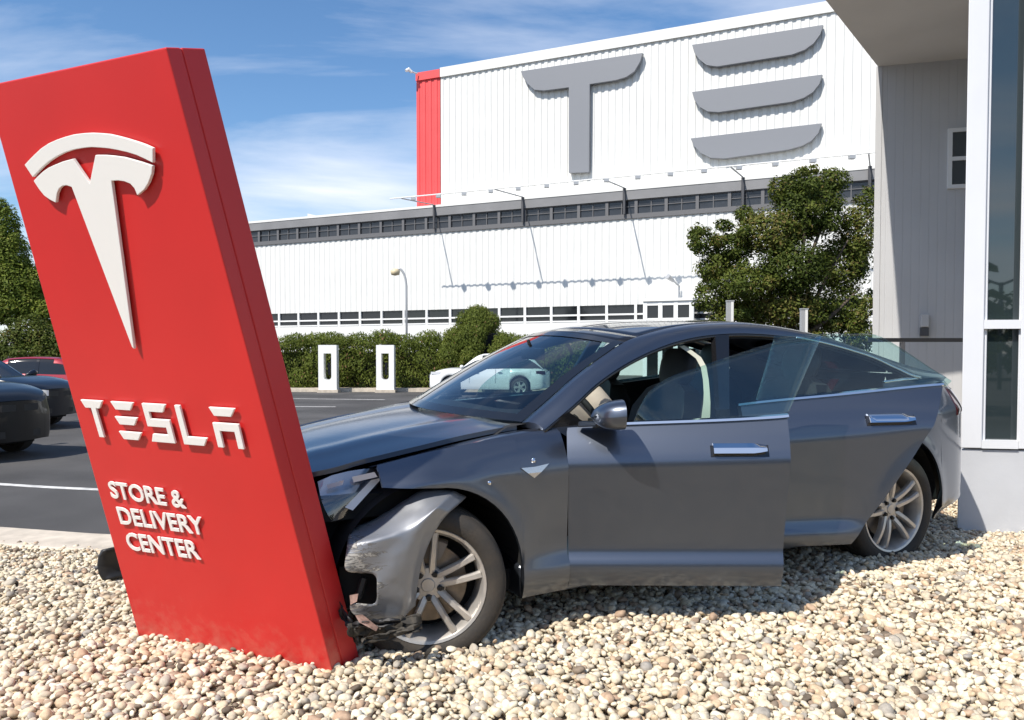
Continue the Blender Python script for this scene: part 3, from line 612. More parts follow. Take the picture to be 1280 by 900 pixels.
# ------------------------------------------------------------------ office on the right
OFX = Vector((5.8, -1, 0)).normalized(); OFN = Vector((OFX.y, -OFX.x, 0)); OSD = Vector((.738, 1, 0)).normalized()
OP = Vector((at(1201, 600, 6.0).x, 6.0, 0))
def op(s, z, back=0.0): p = OP + OFX * s + OSD * back; return Vector((p.x, p.y, z))
def oz(y): return at(1225, y, 5.98).z
def os_(x): 
    p = on_plane(x, 450, OP, OFN); return (p - OP).dot(OFX)
off_ = thing('office_building', 'grey sided office with canopy and tall white framed window at right', 'building', (OP.x, OP.y, .2))
def office():
    z_base, z_g0, z_m0, z_m1 = oz(560), oz(550), oz(411), oz(400); zt = 7.4; s1 = 4.5
    g0, g1 = os_(1229.5), os_(1275.5)
    def bx(mb, a, b, z0, z1, b0, b1): return mb.hexa([op(a, z0, b0), op(b, z0, b0), op(b, z0, b1), op(a, z0, b1)], [op(a, z1, b0), op(b, z1, b0), op(b, z1, b1), op(a, z1, b1)])
    o = obj('plinth', bx(MB(), -.02, s1, -.1, z_base - .012, .0, .5), M['plinth'], off_); mod_bevel(o, .008)
    o = obj('pillar', bx(MB(), .0, g0, z_base, zt, -.02, .45), M['pillar'], off_); mod_bevel(o, .006)
    o = obj('mullion', bx(MB(), g1, g1 + .14, z_base, zt, -.02, .3), M['pillar'], off_); mod_bevel(o, .006)
    obj('sill', bx(MB(), g0, g1, z_base, z_g0, -.024, .3), M['pillar'], off_)
    obj('transom', bx(MB(), g0, g1, z_m0, z_m1, -.016, .3), M['pillar'], off_)
    for a, b in ((z_g0, z_m0), (z_m1, zt)):
        w = obj('window', bx(bx(MB(), g0, g0 + .016, a, b, .02, .1), g1 - .016, g1, a, b, .02, .1), M['pillar'], off_); obj('pane', bx(MB(), g0 + .016, g1 - .016, a, b, .06, .08), M['mirror_glass'], w)
    g2, g3 = g1 + .14, g1 + 1.6
    for a, b in ((z_g0, z_m0), (z_m1, zt)):
        w = obj('window', bx(MB(), g3, g3 + .14, a, b, -.02, .3), M['pillar'], off_); obj('pane', bx(MB(), g2, g3, a, b, .06, .08), M['mirror_glass'], w)
    obj('sill', bx(MB(), g2, s1, z_base, z_g0, -.024, .3), M['pillar'], off_)
    obj('transom', bx(MB(), g2, g3, z_m0, z_m1, -.016, .3), M['pillar'], off_)
    obj('side_wall', bx(MB(), .02, .14, -.1, zt, .5, 8), M['siding'], off_)
    # recessed wall, its plank siding in narrow steps
    Yc = 11.0; c0 = at(1097, 300, Yc); RW = Vector((3.5, -1, 0)).normalized(); RN = Vector((RW.y, -RW.x, 0)); RN = RN if RN.y < 0 else -RN
    ztop = at(1098, 83, Yc).z; L_ = 3.2
    def rp(s, z, out=0.0): p = Vector((c0.x, c0.y, 0)) + RW * s + RN * out; return Vector((p.x, p.y, z))
    sd = MB(); n = 30; rows = [[], []]
    for i in range(n):
        for a, d in ((0, 0), (.90, 0), (.92, -.003), (.98, -.003)):
            s = (i + a) * L_ / n
            for r, z in ((rows[0], -.1), (rows[1], ztop)): r.append(rp(s, z, d))
    sd.grid(rows); obj('siding', sd, M['siding'], off_)
    ct = [rp(-.05, 0, .012), rp(.03, 0, .012), rp(.03, 0, .012) + Vector((.9, 1.5, 0)), rp(-.05, 0, .012) + Vector((.75, 1.5, 0))]
    obj('corner_trim', MB().hexa([*[Vector((q.x, q.y, -.1)) for q in ct]], [Vector((q.x, q.y, ztop)) for q in ct]), M['siding'], off_)
    # canopy
    e0 = Vector((c0.x - .03, c0.y, 0)) ; d = Vector((-.738, -1, 0)); far = e0 - d * 3
    a, b = e0 - d * 2.5, e0 + d * 2.75
    th = 1.0
    pts = [a, b, b + Vector((8, -1.4, 0)), a + Vector((8, -1.4, 0))]
    pc = MB().hexa([Vector((p.x, p.y, ztop)) for p in pts], [Vector((p.x, p.y, ztop + th)) for p in pts]); obj('canopy', pc, M['soffit'], off_)
    # small window
    def rs(x): p = on_plane(x, 200, Vector((c0.x, c0.y, 0)), RN); return (p - Vector((c0.x, c0.y, 0))).dot(RW)
    def rz(x, y): return on_plane(x, y, Vector((c0.x, c0.y, 0)), RN).z
    a, b, z0, z1 = rs(1184), rs(1218), rz(1195, 236), rz(1195, 161); zm = rz(1195, 199); f = .05
    w = MB()
    def rb(mb, s0, s1, zz0, zz1, o0, o1): return mb.hexa([rp(s0, zz0, o1), rp(s1, zz0, o1), rp(s1, zz0, o0), rp(s0, zz0, o0)], [rp(s0, zz1, o1), rp(s1, zz1, o1), rp(s1, zz1, o0), rp(s0, zz1, o0)])
    rb(w, a, a + f, z0, z1, -.05, .05); rb(w, b - f, b, z0, z1, -.05, .05); rb(w, a + f, b - f, z1 - f, z1, -.05, .048); rb(w, a + f, b - f, z0, z0 + f, -.05, .048); rb(w, a + f, b - f, zm - f / 2, zm + f / 2, -.05, .046)
    wo = obj('window', w, M['frame_w'], off_)
    for p, q in ((z0 + f, zm - f / 2), (zm + f / 2, z1 - f)): obj('pane', rb(MB(), a + f, b - f, p, q, .0, .02), M['mirror_glass'], wo)
    s, za, zb = rs(1158), rz(1158, 420), rz(1158, 393)
    bo = obj('wall_box', rb(MB(), s - .05, s + .05, za + .12, zb, .0, .08), M['siding'], off_); mod_bevel(bo, .008)
    obj('box_cover', rb(MB(), s - .05, s + .05, za, za + .11, .0, .07), M['post'], bo)
    # thin rail of the entrance landing
    t = thing('handrail', 'dark thin handrail in front of the grey siding', 'handrail', at(1128, 500, 9.2))
    y = 9.2; zr = at(1128, 425, y).z
    obj('top_rail', MB().box(((at(1086, 425, y).x + at(1240, 425, y).x) / 2, y, zr), (at(1240, 425, y).x - at(1086, 425, y).x, .05, .045)), M['black'], t)
    for x in (1128, 1222): obj('post', MB().box((at(x, 425, y).x, y, (zr + .1) / 2), (.045, .045, zr - .1 - .05)), M['post'], t)
office()

# ------------------------------------------------------------------ red sign, knocked askew
SP = dict(loc=(-1.779, 3.7504, .2597), rot=(.3045, .0047, -.4347), W=1.1405, D=.1746, H=2.4237, taper=.1004)
sign = thing('pylon_sign', 'tall red pylon sign leaning askew against the nose of the grey car', 'sign', SP['loc'])
sign.rotation_euler = SP['rot']
SM = Matrix.Translation(SP['loc']) @ Euler(SP['rot'], 'XYZ').to_matrix().to_4x4()
def build_sign():
    W, D, H, tp = SP['W'], SP['D'], SP['H'], SP['taper']; zb = -.45
    def e(z): d = tp * z / H; return d, W - d
    a0, b0 = e(zb); a1, b1 = e(H)
    g0, g1 = D * .36, D * .40
    def slab(y0, y1, ins=0.0):
        return MB().hexa([(a0 + ins, y0, zb), (b0 - ins, y0, zb), (b0 - ins, y1, zb), (a0 + ins, y1, zb)], [(a1 + ins, y0, H - ins), (b1 - ins, y0, H - ins), (b1 - ins, y1, H - ins), (a1 + ins, y1, H - ins)])
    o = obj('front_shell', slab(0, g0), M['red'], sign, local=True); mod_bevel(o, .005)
    o = obj('core', slab(g0 + .0005, g1 - .0005, .004), M['redtrim'], sign, local=True)
    o = obj('rear_shell', slab(g1, D), M['redtrim'], sign, local=True); mod_bevel(o, .005)
    inv = SM.inverted(); pn = SM.to_3x3() @ Vector((0, -1, 0)); pp = Vector(SP['loc'])
    def sp(x, y): q = inv @ on_plane(x, y, pp, pn); return (q.x, q.z)
    def relief(name, polys, th=.012, so=.008, mat=M['white'], label=None):
        mb = MB()
        for poly in polys: mb.prism([(x, -so, z) for x, z in poly], (0, -th, 0))
        o = obj(name, mb, mat, sign, local=True); mod_bevel(o, .002, 2)
        st = MB()
        for poly in polys:
            cx = sum(p[0] for p in poly) / len(poly); cz = sum(p[1] for p in poly) / len(poly); st.box((cx, -so / 2, cz), (.012, so, .012))
        if label: o['label'] = label
        return o
    s = 1 / 1.957
    arc = [(72, 402), (82, 391), (95, 378), (112, 362), (130, 350), (150, 341), (170, 334), (192, 328), (215, 325), (235, 324), (255, 325), (278, 327), (300, 332), (322, 338), (345, 345), (365, 352), (385, 361), (385, 397), (365, 387), (345, 378), (322, 371), (300, 366), (278, 362), (255, 360), (235, 359), (215, 361), (192, 365), (170, 372), (150, 382), (130, 395), (112, 411), (92, 432)]
    relief('emblem_arc', [[sp(x * s, y * s) for x, y in arc]], .013)
    tee = [(94, 441), (104, 430), (117, 418), (130, 409), (145, 402), (165, 394), (190, 387), (231, 447), (245, 378), (268, 378), (290, 380), (313, 383), (335, 389), (360, 396), (384, 404), (382, 424), (374, 446), (364, 462), (347, 476), (340, 459), (330, 448), (315, 442), (300, 440), (284, 441), (338, 850), (333, 845), (187, 456), (175, 452), (165, 453), (156, 460), (151, 472), (148, 494), (134, 487), (120, 477), (107, 461)]
    relief('emblem_letter', [[sp(x * s, y * s) for x, y in tee]], .013)
    # word mark, drawn in a flat frame and laid on the sign's face
    A = Vector((*sp(104.5, 498), 0)); Bp = Vector((*sp(297, 509), 0)); 
    wdt = (Bp - A).length; ex = (Bp - A) / wdt; ez = Vector((-ex.y, ex.x, 0)); hgt = wdt * .197
    def wm(x, z): p = A + ex * (x * wdt) + ez * ((z - 1) * hgt); return (p.x, p.y)
    k = .21
    def bar(x0, x1, z1, cut0=.022, cut1=.034): return [(x0, z1), (x1, z1), (x1 - cut1, z1 - k), (x0 + cut0, z1 - k)]
    lw = .155; g_ = (1 - 5 * lw) / 4; X = [i * (lw + g_) for i in range(5)]; kk = .034
    T = [[(X[0], 1), (X[0] + lw, 1), (X[0] + lw - .034, 1 - k), (X[0] + lw / 2 + kk / 2, 1 - k), (X[0] + lw / 2 + kk / 2, 0), (X[0] + lw / 2 - kk / 2, 0), (X[0] + lw / 2 - kk / 2, 1 - k), (X[0] + .02, 1 - k)]]
    E_ = [bar(X[1], X[1] + lw, 1), bar(X[1], X[1] + lw, .605), bar(X[1], X[1] + lw, .21)]
    x = X[2]; S_ = [[(x, 1), (x + lw, 1), (x + lw - .03, .79), (x + kk, .79), (x + kk, .605), (x + lw, .605), (x + lw, 0), (x, 0), (x + .02, .21), (x + lw - kk, .21), (x + lw - kk, .40), (x, .40)]]
    x = X[3]; L_ = [[(x, 1), (x + kk, 1), (x + kk, .21), (x + lw, .21), (x + lw - .03, 0), (x, 0)]]
    x = X[4]; A_ = [bar(x, x + lw, 1), [(x, .62), (x + lw, .62), (x + lw, 0), (x + lw - kk, 0), (x + lw - kk, .42), (x + kk, .42), (x + kk, 0), (x, 0)]]
    for polys in (T, E_, S_, L_, A_): relief('letter', [[wm(*p) for p in poly] for poly in polys], .010, .007)
    # small text, three lines
    for txt, p0, p1, top, bot in (('STORE &', (136, 600), (229, 612.5), (136, 600), (141, 621)), ('DELIVERY', (147, 632.5), (253, 645.5), (147, 632), (152.5, 653)), ('CENTER', (157, 664), (246.5, 675.5), (157, 664), (162, 685.5))):
        a = Vector(sp(*p0)); b = Vector(sp(*p1)); w = (b - a).length; ang = math.atan2((b - a).y, (b - a).x)
        hh = (Vector(sp(*top)) - Vector(sp(*bot))).length
        cu = bpy.data.curves.new('text', 'FONT'); cu.body = txt; cu.size = 1; cu.offset = .018; cu.extrude = .0; cu.resolution_u = 4
        to = bpy.data.objects.new('text', cu); C.objects.link(to); dg = bpy.context.evaluated_depsgraph_get(); me = bpy.data.meshes.new_from_object(to.evaluated_get(dg)); bpy.data.objects.remove(to); 
        bm = bmesh.new(); bm.from_mesh(me); bmesh.ops.remove_doubles(bm, verts=bm.verts, dist=1e-5)
        xs_ = [v.co.x for v in bm.verts]; ys_ = [v.co.y for v in bm.verts]; x0, x1, y0, y1 = min(xs_), max(xs_), min(ys_), max(ys_)
        seen = set(); bm.faces.ensure_lookup_table()
        for f in bm.faces:
            if f.index in seen: continue
            st = [f]; isl = []; seen.add(f.index)
            while st:
                q = st.pop(); isl.append(q)
                for e_ in q.edges:
                    for h in e_.link_faces:
                        if h.index not in seen: seen.add(h.index); st.append(h)
            mb = MB(); vid = {}
            for q in isl:
                for v in q.verts:
                    if v.index not in vid:
                        vid[v.index] = len(mb.v); xx = (v.co.x - x0) / (x1 - x0) * w; yy = ((v.co.y - y1) / (y1 - y0)) * hh
                        mb.v.append((a.x + xx * math.cos(ang) - yy * math.sin(ang), -.005, a.y + xx * math.sin(ang) + yy * math.cos(ang)))
                mb.f.append(tuple(vid[v.index] for v in q.verts))
            n = len(mb.v); front = list(mb.f); mb.v += [(p[0], -.0105, p[2]) for p in mb.v]; mb.f += [tuple(n + i for i in reversed(q)) for q in front]
            cnt = {}
            for q in front:
                for i in range(len(q)):
                    e2 = (q[i], q[(i + 1) % len(q)]); cnt[tuple(sorted(e2))] = cnt.get(tuple(sorted(e2)), []) + [e2]
            for kx_, ev in cnt.items():
                if len(ev) == 1: p, q = ev[0]; mb.f.append((q, p, n + p, n + q))
            obj('letter', mb, M['white'], sign, local=True)
        bm.free(); bpy.data.meshes.remove(me)
build_sign()

# ------------------------------------------------------------------ the crashed grey car (local: x from nose to tail, y to its right, z up)
CT = Vector((-1.58114382, 3.94070103, .17374755)); CR = (.01592498, -.0268195, .46138146)
car = thing('crashed_car', 'dark grey saloon with broken nose and both near doors open on the gravel', 'car', CT); car.rotation_euler = CR
CM = Matrix.Translation(CT) @ Euler(CR, 'XYZ').to_matrix().to_4x4(); CI = CM.inverted()
def cat_(x, y, Y): return CI @ at(x, y, Y)
def pchip(x, xs, ys):
    xs = np.asarray(xs, float); ys = np.asarray(ys, float); h = np.diff(xs); d = np.diff(ys) / h; m = np.zeros_like(xs)
    for i in range(1, len(xs) - 1):
        if d[i - 1] * d[i] > 0: w1 = 2 * h[i] + h[i - 1]; w2 = h[i] + 2 * h[i - 1]; m[i] = (w1 + w2) / (w1 / d[i - 1] + w2 / d[i])
    m[0], m[-1] = d[0], d[-1]
    x = min(max(x, xs[0]), xs[-1]); i = min(max(int(np.searchsorted(xs, x) - 1), 0), len(h) - 1); t = (x - xs[i]) / h[i]
    return float((2 * t ** 3 - 3 * t * t + 1) * ys[i] + (t ** 3 - 2 * t * t + t) * h[i] * m[i] + (-2 * t ** 3 + 3 * t * t) * ys[i + 1] + (t ** 3 - t * t) * h[i] * m[i + 1])
def belt_w(u): return pchip(u, [.3, .7, .93, 1.2, 1.45, 1.62, 2.64, 2.72, 3.3, 3.88, 4.2, 4.5, 4.75, 4.9, 4.985], [.84, .90, .94, .97, .99, 1.0, 1.035, 1.045, 1.085, 1.125, 1.135, 1.13, 1.10, 1.07, 1.05])
def belt_v(u): return pchip(u, [.3, .45, .7, .93, 1.2, 1.45, 1.62, 2.64, 3.3, 3.88, 4.2, 4.5, 4.72, 4.88, 4.96, 4.985], [.70, .79, .86, .875, .88, .882, .870, .860, .856, .850, .815, .755, .66, .50, .25, .02])
def cr_w(u): return pchip(u, [.3, .93, 1.62, 2.64, 3.3, 3.88, 4.5, 4.985], [.74, .82, .835, .855, .885, .92, .92, .90])
def cr_v(u): return pchip(u, [.3, .45, .7, .93, 1.3, 1.62, 2.64, 3.3, 3.88, 4.2, 4.5, 4.72, 4.88, 4.96, 4.985], [.80, .89, .945, .965, .960, .959, .962, .971, .988, .965, .90, .80, .62, .34, .03])
def mid_v(u): return pchip(u, [.3, .45, .93, 1.3, 1.62, 2.64, 3.3, 3.88, 4.2, 4.5, 4.72, 4.88, 4.96, 4.985], [.80, .89, .965, .948, .942, .945, .957, .982, .962, .90, .80, .63, .36, .04])
def kick(u): return pchip(u, [.3, 1.2, 1.6, 3.2, 3.5, 4.985], [0, 0, .020, .020, 0, 0])
def side(u, w):
    wb, vb, wc, vc, vm, k = belt_w(u), belt_v(u), cr_w(u), cr_v(u), mid_v(u), kick(u)
    tuck = .04 if u > 4.3 else 0
    ws = [.20, .27, .335, .355, .42, .60, wc - .05, wc - .004, wc + .012, wc + (wb - wc) * .5, wb]
    vs = [vm - .030 - tuck, vm - .006 + k * .4 - tuck, vm + k, vm + k - .003, vm - k * .45, vm, vc - .003, vc, vc - .006, vc + (vb - vc) * .46 + .004, vb]
    v = pchip(w, ws, vs)
    for uc in (.93, 3.89):
        d = math.hypot(u - uc, w - .37); v += .012 * math.exp(-((d - .43) / .05) ** 2)
    return v
ARC = .425
def arch(u, uc, base=.225): return .37 + math.sqrt(max(0, ARC ** 2 - (u - uc) ** 2)) if abs(u - uc) < ARC else base
def SV_(u, w, sg=1): return Vector((u, -sg * side(u, w), w))
def thick(rows, off):
    """closed sheet: rows and the same rows moved by off"""
    h, w = len(rows), len(rows[0]); mb = MB(); off = Vector(off)
    mb.grid(rows); mb.grid([[Vector(p) + off for p in r] for r in rows]); n = h * w
    edge = [(0, j) for j in range(w)] + [(i, w - 1) for i in range(1, h)] + [(h - 1, j) for j in range(w - 2, -1, -1)] + [(i, 0) for i in range(h - 2, 0, -1)]
    ids = [i * w + j for i, j in edge]
    mb.f += [(ids[i], ids[(i + 1) % len(ids)], n + ids[(i + 1) % len(ids)], n + ids[i]) for i in range(len(ids))]
    return mb
def lin(a, b, n): return [a + (b - a) * i / n for i in range(n + 1)]
def patch(uf, ur, bot, n=26, m=28, sg=1, fn=None):
    rows = []
    for i in range(m + 1):
        t = i / m; r = []
        for j in range(n + 1):
            u = uf(t) + (ur(t) - uf(t)) * j / n; w = bot + (belt_w(u) - bot) * t; p = SV_(u, w, sg); r.append(fn(p) if fn else p)
        rows.append(r)
    return rows
def hinge(h, deg, sg=1):
    c, s = math.cos(rad(deg)), math.sin(rad(deg)) * sg; h = Vector((h[0], h[1], 0))
    def f(p):
        d = Vector(p) - h; return h + Vector((d.x * c + d.y * s, -d.x * s + d.y * c, d.z))
    return f
def glass_sheet(bot, top, n=20, m=10, bow=.0):
    return [[Vector(b).lerp(Vector(t), i / m) for b, t in zip(bot, top)] for i in range(m + 1)]
HV = lambda u: pchip(u, [.2, .35, .6, .93, 1.2, 1.42, 1.5], [.50, .64, .70, .735, .765, .785, .79])
HZ = lambda u: pchip(u, [.2, .35, .6, .93, 1.2, 1.42, 1.5], [.76, .81, .875, .94, .99, 1.018, 1.022])
HC = lambda u: pchip(u, [.08, .2, .35, .6, .93, 1.2, 1.5], [.74, .81, .86, .925, .985, 1.02, 1.045])
PILL_U = [(1.45, .785, 1.03), (1.62, .745, 1.13), (1.80, .70, 1.235), (2.0, .66, 1.335), (2.2, .615, 1.415), (2.5, .575, 1.475), (2.8, .56, 1.498), (3.1, .56, 1.495), (3.5, .565, 1.445), (3.9, .58, 1.345), (4.25, .60, 1.245), (4.62, .60, 1.14)]
PILL_L = [(1.52, .882, 1.0), (1.70, .85, 1.105), (1.90, .79, 1.215), (2.15, .73, 1.315), (2.45, .675, 1.395), (2.75, .65, 1.432), (3.1, .645, 1.43), (3.5, .665, 1.385), (3.9, .72, 1.285), (4.10, .77, 1.20), (4.25, .83, 1.136), (4.62, .76, 1.118)]
def mir(p, sg): return Vector((p[0], -sg * p[1], p[2]))

def body():
    P = M['paint']
    for sg in (1, -1):
        # fender
        us = sorted(set(lin(.70, .93, 10) + [.93 + ARC * math.sin(a) for a in np.linspace(0, PI / 2, 14)] + [.93 + ARC + .002] + lin(.93 + ARC + .02, 1.605, 8)))
        rows = []; nr = 22
        def low(u):
            if u < .93: return .797 + .05 * ((.93 - u) / .5) ** 1.3
            return arch(u, .93)
        for i in range(nr + 1): rows.append([SV_(u, low(u) + (belt_w(u) - low(u)) * i / nr, sg) for u in us])
        for t in (.18, .38, .6, .82, 1.0):
            r = []
            for u in us:
                a = Vector((belt_v(u), belt_w(u))); c = Vector((HV(u) + .014, HZ(u) - .022)); b = Vector((a.x + (c.x - a.x) * .42, c.y + .006))
                q = a * (1 - t) ** 2 + b * 2 * t * (1 - t) + c * t * t; r.append(Vector((u, -sg * q.x, q.y)))
            rows.append(r)
        f = obj('fender', thick(rows, (0, sg * .018, -.004)), P, car, 50, True)
        # arch return lips and dark liners
        for uc, part in ((.93, f), (3.89, None)):
            a0 = 0 if uc > 1 else 0
            ln = MB(); rows2 = []
            for k in range(25):
                a = PI * k / 24; rows2.append([Vector((uc - (ARC + .02) * math.cos(a), -sg * v, .37 + (ARC + .02) * math.sin(a))) for v in (.90, .55, .30)])
            ln.grid(rows2); ln.add([Vector((uc - .47, -sg * .30, .2)), Vector((uc + .47, -sg * .30, .2)), Vector((uc + .47, -sg * .30, .8)), Vector((uc - .47, -sg * .30, .8))], [(0, 1, 2, 3)])
            obj('wheel_well', ln, M['void'], car, local=True)
        if sg == 1:
            em = [(1.352, .842), (1.425, .842), (1.50, .850), (1.455, .815), (1.418, .790), (1.385, .815)]
            mb = MB().prism([SV_(u, w) + Vector((0, -.001, 0)) for u, w in em], (0, -.005, 0)); obj('side_badge', mb, M['satin'], f, local=True)
            obj('side_repeater', MB().lathe([(0, -.008), (.012, -.006), (.014, 0)], 10, 'Y', SV_(1.425, .868)), M['chrome'], f, local=True, smooth=True)
            obj('parking_sensor', MB().lathe([(0, -.006), (.010, -.004), (.011, 0)], 10, 'Y', SV_(1.19, .79)), M['chrome'], f, local=True, smooth=True)
        # rear quarter
        line = lambda u: .28 + (u - 3.30) * 1.40
        us = sorted(set(lin(3.31, 3.89 - ARC - .004, 4) + [3.89 - ARC - .001] + [3.89 - ARC * math.cos(a) for a in np.linspace(0, PI, 34)] + [3.89 + ARC + .001] + lin(3.89 + ARC + .02, 4.72, 12) + lin(4.74, 4.985, 12)))
        rows = []
        lo = lambda u: arch(u, 3.89, pchip(u, [3.3, 4.3, 4.5, 4.985], [.225, .235, .30, .36]))
        hi = lambda u: max(min(belt_w(u), line(u) - .004), lo(u) + .004)
        for i in range(31): rows.append([SV_(u, lo(u) + (hi(u) - lo(u)) * i / 30, sg) for u in us])
        q = obj('rear_quarter', thick(rows, (0, sg * .015, 0)), P, car, 50, True)
        us2 = [u for u in us if u >= 4.24]; top = []
        for t in (0, .2, .4, .6, .8, 1):
            r = []
            for u in us2:
                a = Vector((belt_v(u), belt_w(u))); cv = interp(u, [4.24, 4.62, 4.9, 4.985], [.60, .60, .40, .0]); cw = interp(u, [4.24, 4.62, 4.9, 4.985], [1.25, 1.145, 1.115, 1.10])
                c = Vector((cv, cw)); b = Vector((a.x + (c.x - a.x) * .35, a.y + (c.y - a.y) * .75)); z = a * (1 - t) ** 2 + b * 2 * t * (1 - t) + c * t * t; r.append(Vector((u, -sg * z.x, z.y)))
            top.append(r)
        obj('rear_shoulder', thick(top, (0, sg * .01, -.012)), P, car, 50, True)
        # belt strip under the quarter light
        # A-pillar and roof rail
        up = smooth_curve(PILL_U, 66); lw = smooth_curve(PILL_L, 66); rows = []
        for t in (0, .25, .5, .75, 1):
            r = []
            for a, b in zip(up, lw):
                p = a.lerp(b, t); k = 4 * t * (1 - t) * .022; r.append(Vector((p.x, -sg * (p.y + k * .7), p.z + k * .7)))
            rows.append(r)
        rr = obj('roof_rail', thick(rows, (0, sg * .03, -.03)), P, car, 50, True)
        ch = MB(); low_ = [p for p in lw if p.x < 4.27]; ch.tube([mir((p.x, p.y - .008, p.z - .012), sg) for p in low_], .011, 6); obj('aperture_trim', ch, M['trimblack'], rr, True, True)
        ch = MB(); ch.tube([mir((p.x, p.y + .012, p.z - .002), sg) for p in low_[40:]] + [mir((4.24, .83, 1.13), sg), mir((4.12, .835, 1.128), sg), mir((3.95, .845, 1.125), sg)], .008, 6); obj('window_trim', ch, M['chrome'], rr, True, True)
        ch = MB(); ch.tube([mir((u, belt_v(u) + .004, belt_w(u) - .004), sg) for u in lin(3.90, 4.56, 12)], .010, 6); obj('belt_trim', ch, M['chrome'], q, True, True)
        # black wedge at the pillar foot
        if sg == 1:
            mb = MB().prism([SV_(1.60, .985), SV_(1.50, 1.0) + Vector((0, .02, 0)), Vector((1.66, -.872, 1.075)), Vector((1.76, -.885, 1.01)), SV_(1.66, .94)], (0, .02, 0)); obj('pillar_foot', mb, M['trimblack'], rr, local=True)
        # sill
        s_ = MB().hexa([(1.36, -sg * .62, .20), (3.47, -sg * .62, .20), (3.47, -sg * .915, .215), (1.36, -sg * .915, .215)], [(1.36, -sg * .62, .40), (3.47, -sg * .62, .40), (3.47, -sg * .905, .37), (1.36, -sg * .905, .37)])
        o = obj('sill', s_, P, car, local=True); mod_bevel(o, .02, 3)
        bp = MB().hexa([mir((2.56, .80, .37), sg), mir((2.70, .80, .37), sg), mir((2.70, .885, .37), sg), mir((2.56, .885, .37), sg)], [mir((2.60, .84, 1.03), sg), mir((2.67, .84, 1.03), sg), mir((2.67, .868, 1.03), sg), mir((2.60, .868, 1.03), sg)])
        bp.hexa([mir((2.60, .83, 1.03), sg), mir((2.67, .83, 1.03), sg), mir((2.67, .868, 1.03), sg), mir((2.60, .868, 1.03), sg)], [mir((2.76, .61, 1.44), sg), mir((2.86, .61, 1.44), sg), mir((2.86, .65, 1.43), sg), mir((2.76, .65, 1.43), sg)])
        obj('centre_pillar', bp, M['trimblack'], car, local=True)
        bp = MB().grid([[mir(p, sg) for p in r] for r in zip(smooth_curve([(2.50, .80, .72), (2.515, .82, .98), (2.55, .80, 1.12), (2.60, .70, 1.28), (2.52, .63, 1.37)], 10), smooth_curve([(2.545, .83, .72), (2.55, .85, .98), (2.575, .82, 1.12), (2.63, .71, 1.285), (2.555, .63, 1.375)], 10))])
        obj('pillar_trim', bp, M['cream'], car, True, True)
    # hood
    us = lin(.10, 1.42, 30); qs = lin(-1, 1, 28); rows = []
    for u in us:
        r = []
        for q in qs:
            x = u
            fr = pchip(abs(q), [0, .5, .8, 1], [0, .05, .16, .30]); uu = fr + .10 + (u - .10) * (1.42 - fr - .10) / 1.32
            uu -= .10 * (1 - q * q) * (u - .1) / 1.32 if u > .9 else 0
            v = q * HV(uu); lift = .024 * (1 - (uu - .2) / 1.2)
            z = HZ(uu) + (HC(uu) - HZ(uu)) * (1 - abs(q) ** 2.4) + max(lift, 0)
            z += .010 * math.exp(-((abs(q) - .62) / .10) ** 2)
            if uu < .75: z += .012 * math.sin(uu * 23 + q * 4) * (1 - (uu / .75)) - .03 * max(0, .32 - uu) / .32
            r.append(Vector((uu, -v, z)))
        rows.append(r)
    h = obj('hood', thick(rows, (0, 0, -.022)), P, car, 50, True)
    # windscreen, roof, rear window
    up = smooth_curve(PILL_U, 110)
    def cross(ul, ut, cen, n, crown_w, ins=.0):
        rows = []
        for i in range(n + 1):
            ue = ul + (ut - ul) * i / n; e = min(up, key=lambda p: abs(p.x - ue)); uc, wc = cen(i / n); r = []
            for q in lin(-1, 1, 18):
                k = abs(q) ** 2; r.append(Vector((uc + (e.x - uc) * k, -q * (e.y - ins), wc + (e.z - wc) * k)))
            rows.append(r)
        return rows
    ws = cross(1.45, 2.16, lambda t: (1.24 + (2.06 - 1.24) * t, 1.045 + (1.462 - 1.045) * (t - .10 * t * (t - 1) * 4 * .4)), 16, 0)
    obj('windscreen', MB().grid(ws), M['wglass'], car, True, True)
    # dark printed edge of the screen
    ed = MB(); n = len(ws); 
    ed.grid([[p + Vector((-.002, 0, .003)) for p in ws[0]], [p + Vector((-.002, 0, .003)) for p in ws[1]]]); ed.grid([[p + Vector((-.002, 0, .003)) for p in ws[-2]], [p + Vector((-.002, 0, .003)) for p in ws[-1]]])
    for j in (0, -2): ed.grid([[r[j if j == 0 else -1] + Vector((-.002, 0, .003)) for r in ws], [r[j if j == 0 else -1].lerp(r[1 if j == 0 else -2], .8) + Vector((-.002, 0, .003)) for r in ws]])
    obj('screen_border', ed, M['trimblack'], car, True, True)
    hb = cross(2.16, 2.26, lambda t: (2.06 + .10 * t, 1.462 + .020 * t), 3, 0); obj('roof_header', thick(hb, (0, 0, -.02)), M['trimblack'], car, True, True)
    rf = cross(2.26, 3.35, lambda t: (2.16 + 1.24 * t, pchip(t, [0, .3, .6, 1], [1.482, 1.520, 1.528, 1.495])), 16, 0); obj('glass_roof', thick(rf, (0, 0, -.015)), M['roofglass'], car, True, True)
    rb = cross(3.35, 3.50, lambda t: (3.40 + .14 * t, 1.495 - .02 * t), 3, 0); obj('roof_bar', thick(rb, (0, 0, -.02)), P, car, True, True)
    rw = cross(3.50, 4.60, lambda t: (3.54 + 1.12 * t, pchip(t, [0, .3, .7, 1], [1.475, 1.40, 1.24, 1.14])), 16, 0); obj('rear_window', thick(rw, (0, 0, -.012)), M['roofglass'], car, True, True)
    tl = []
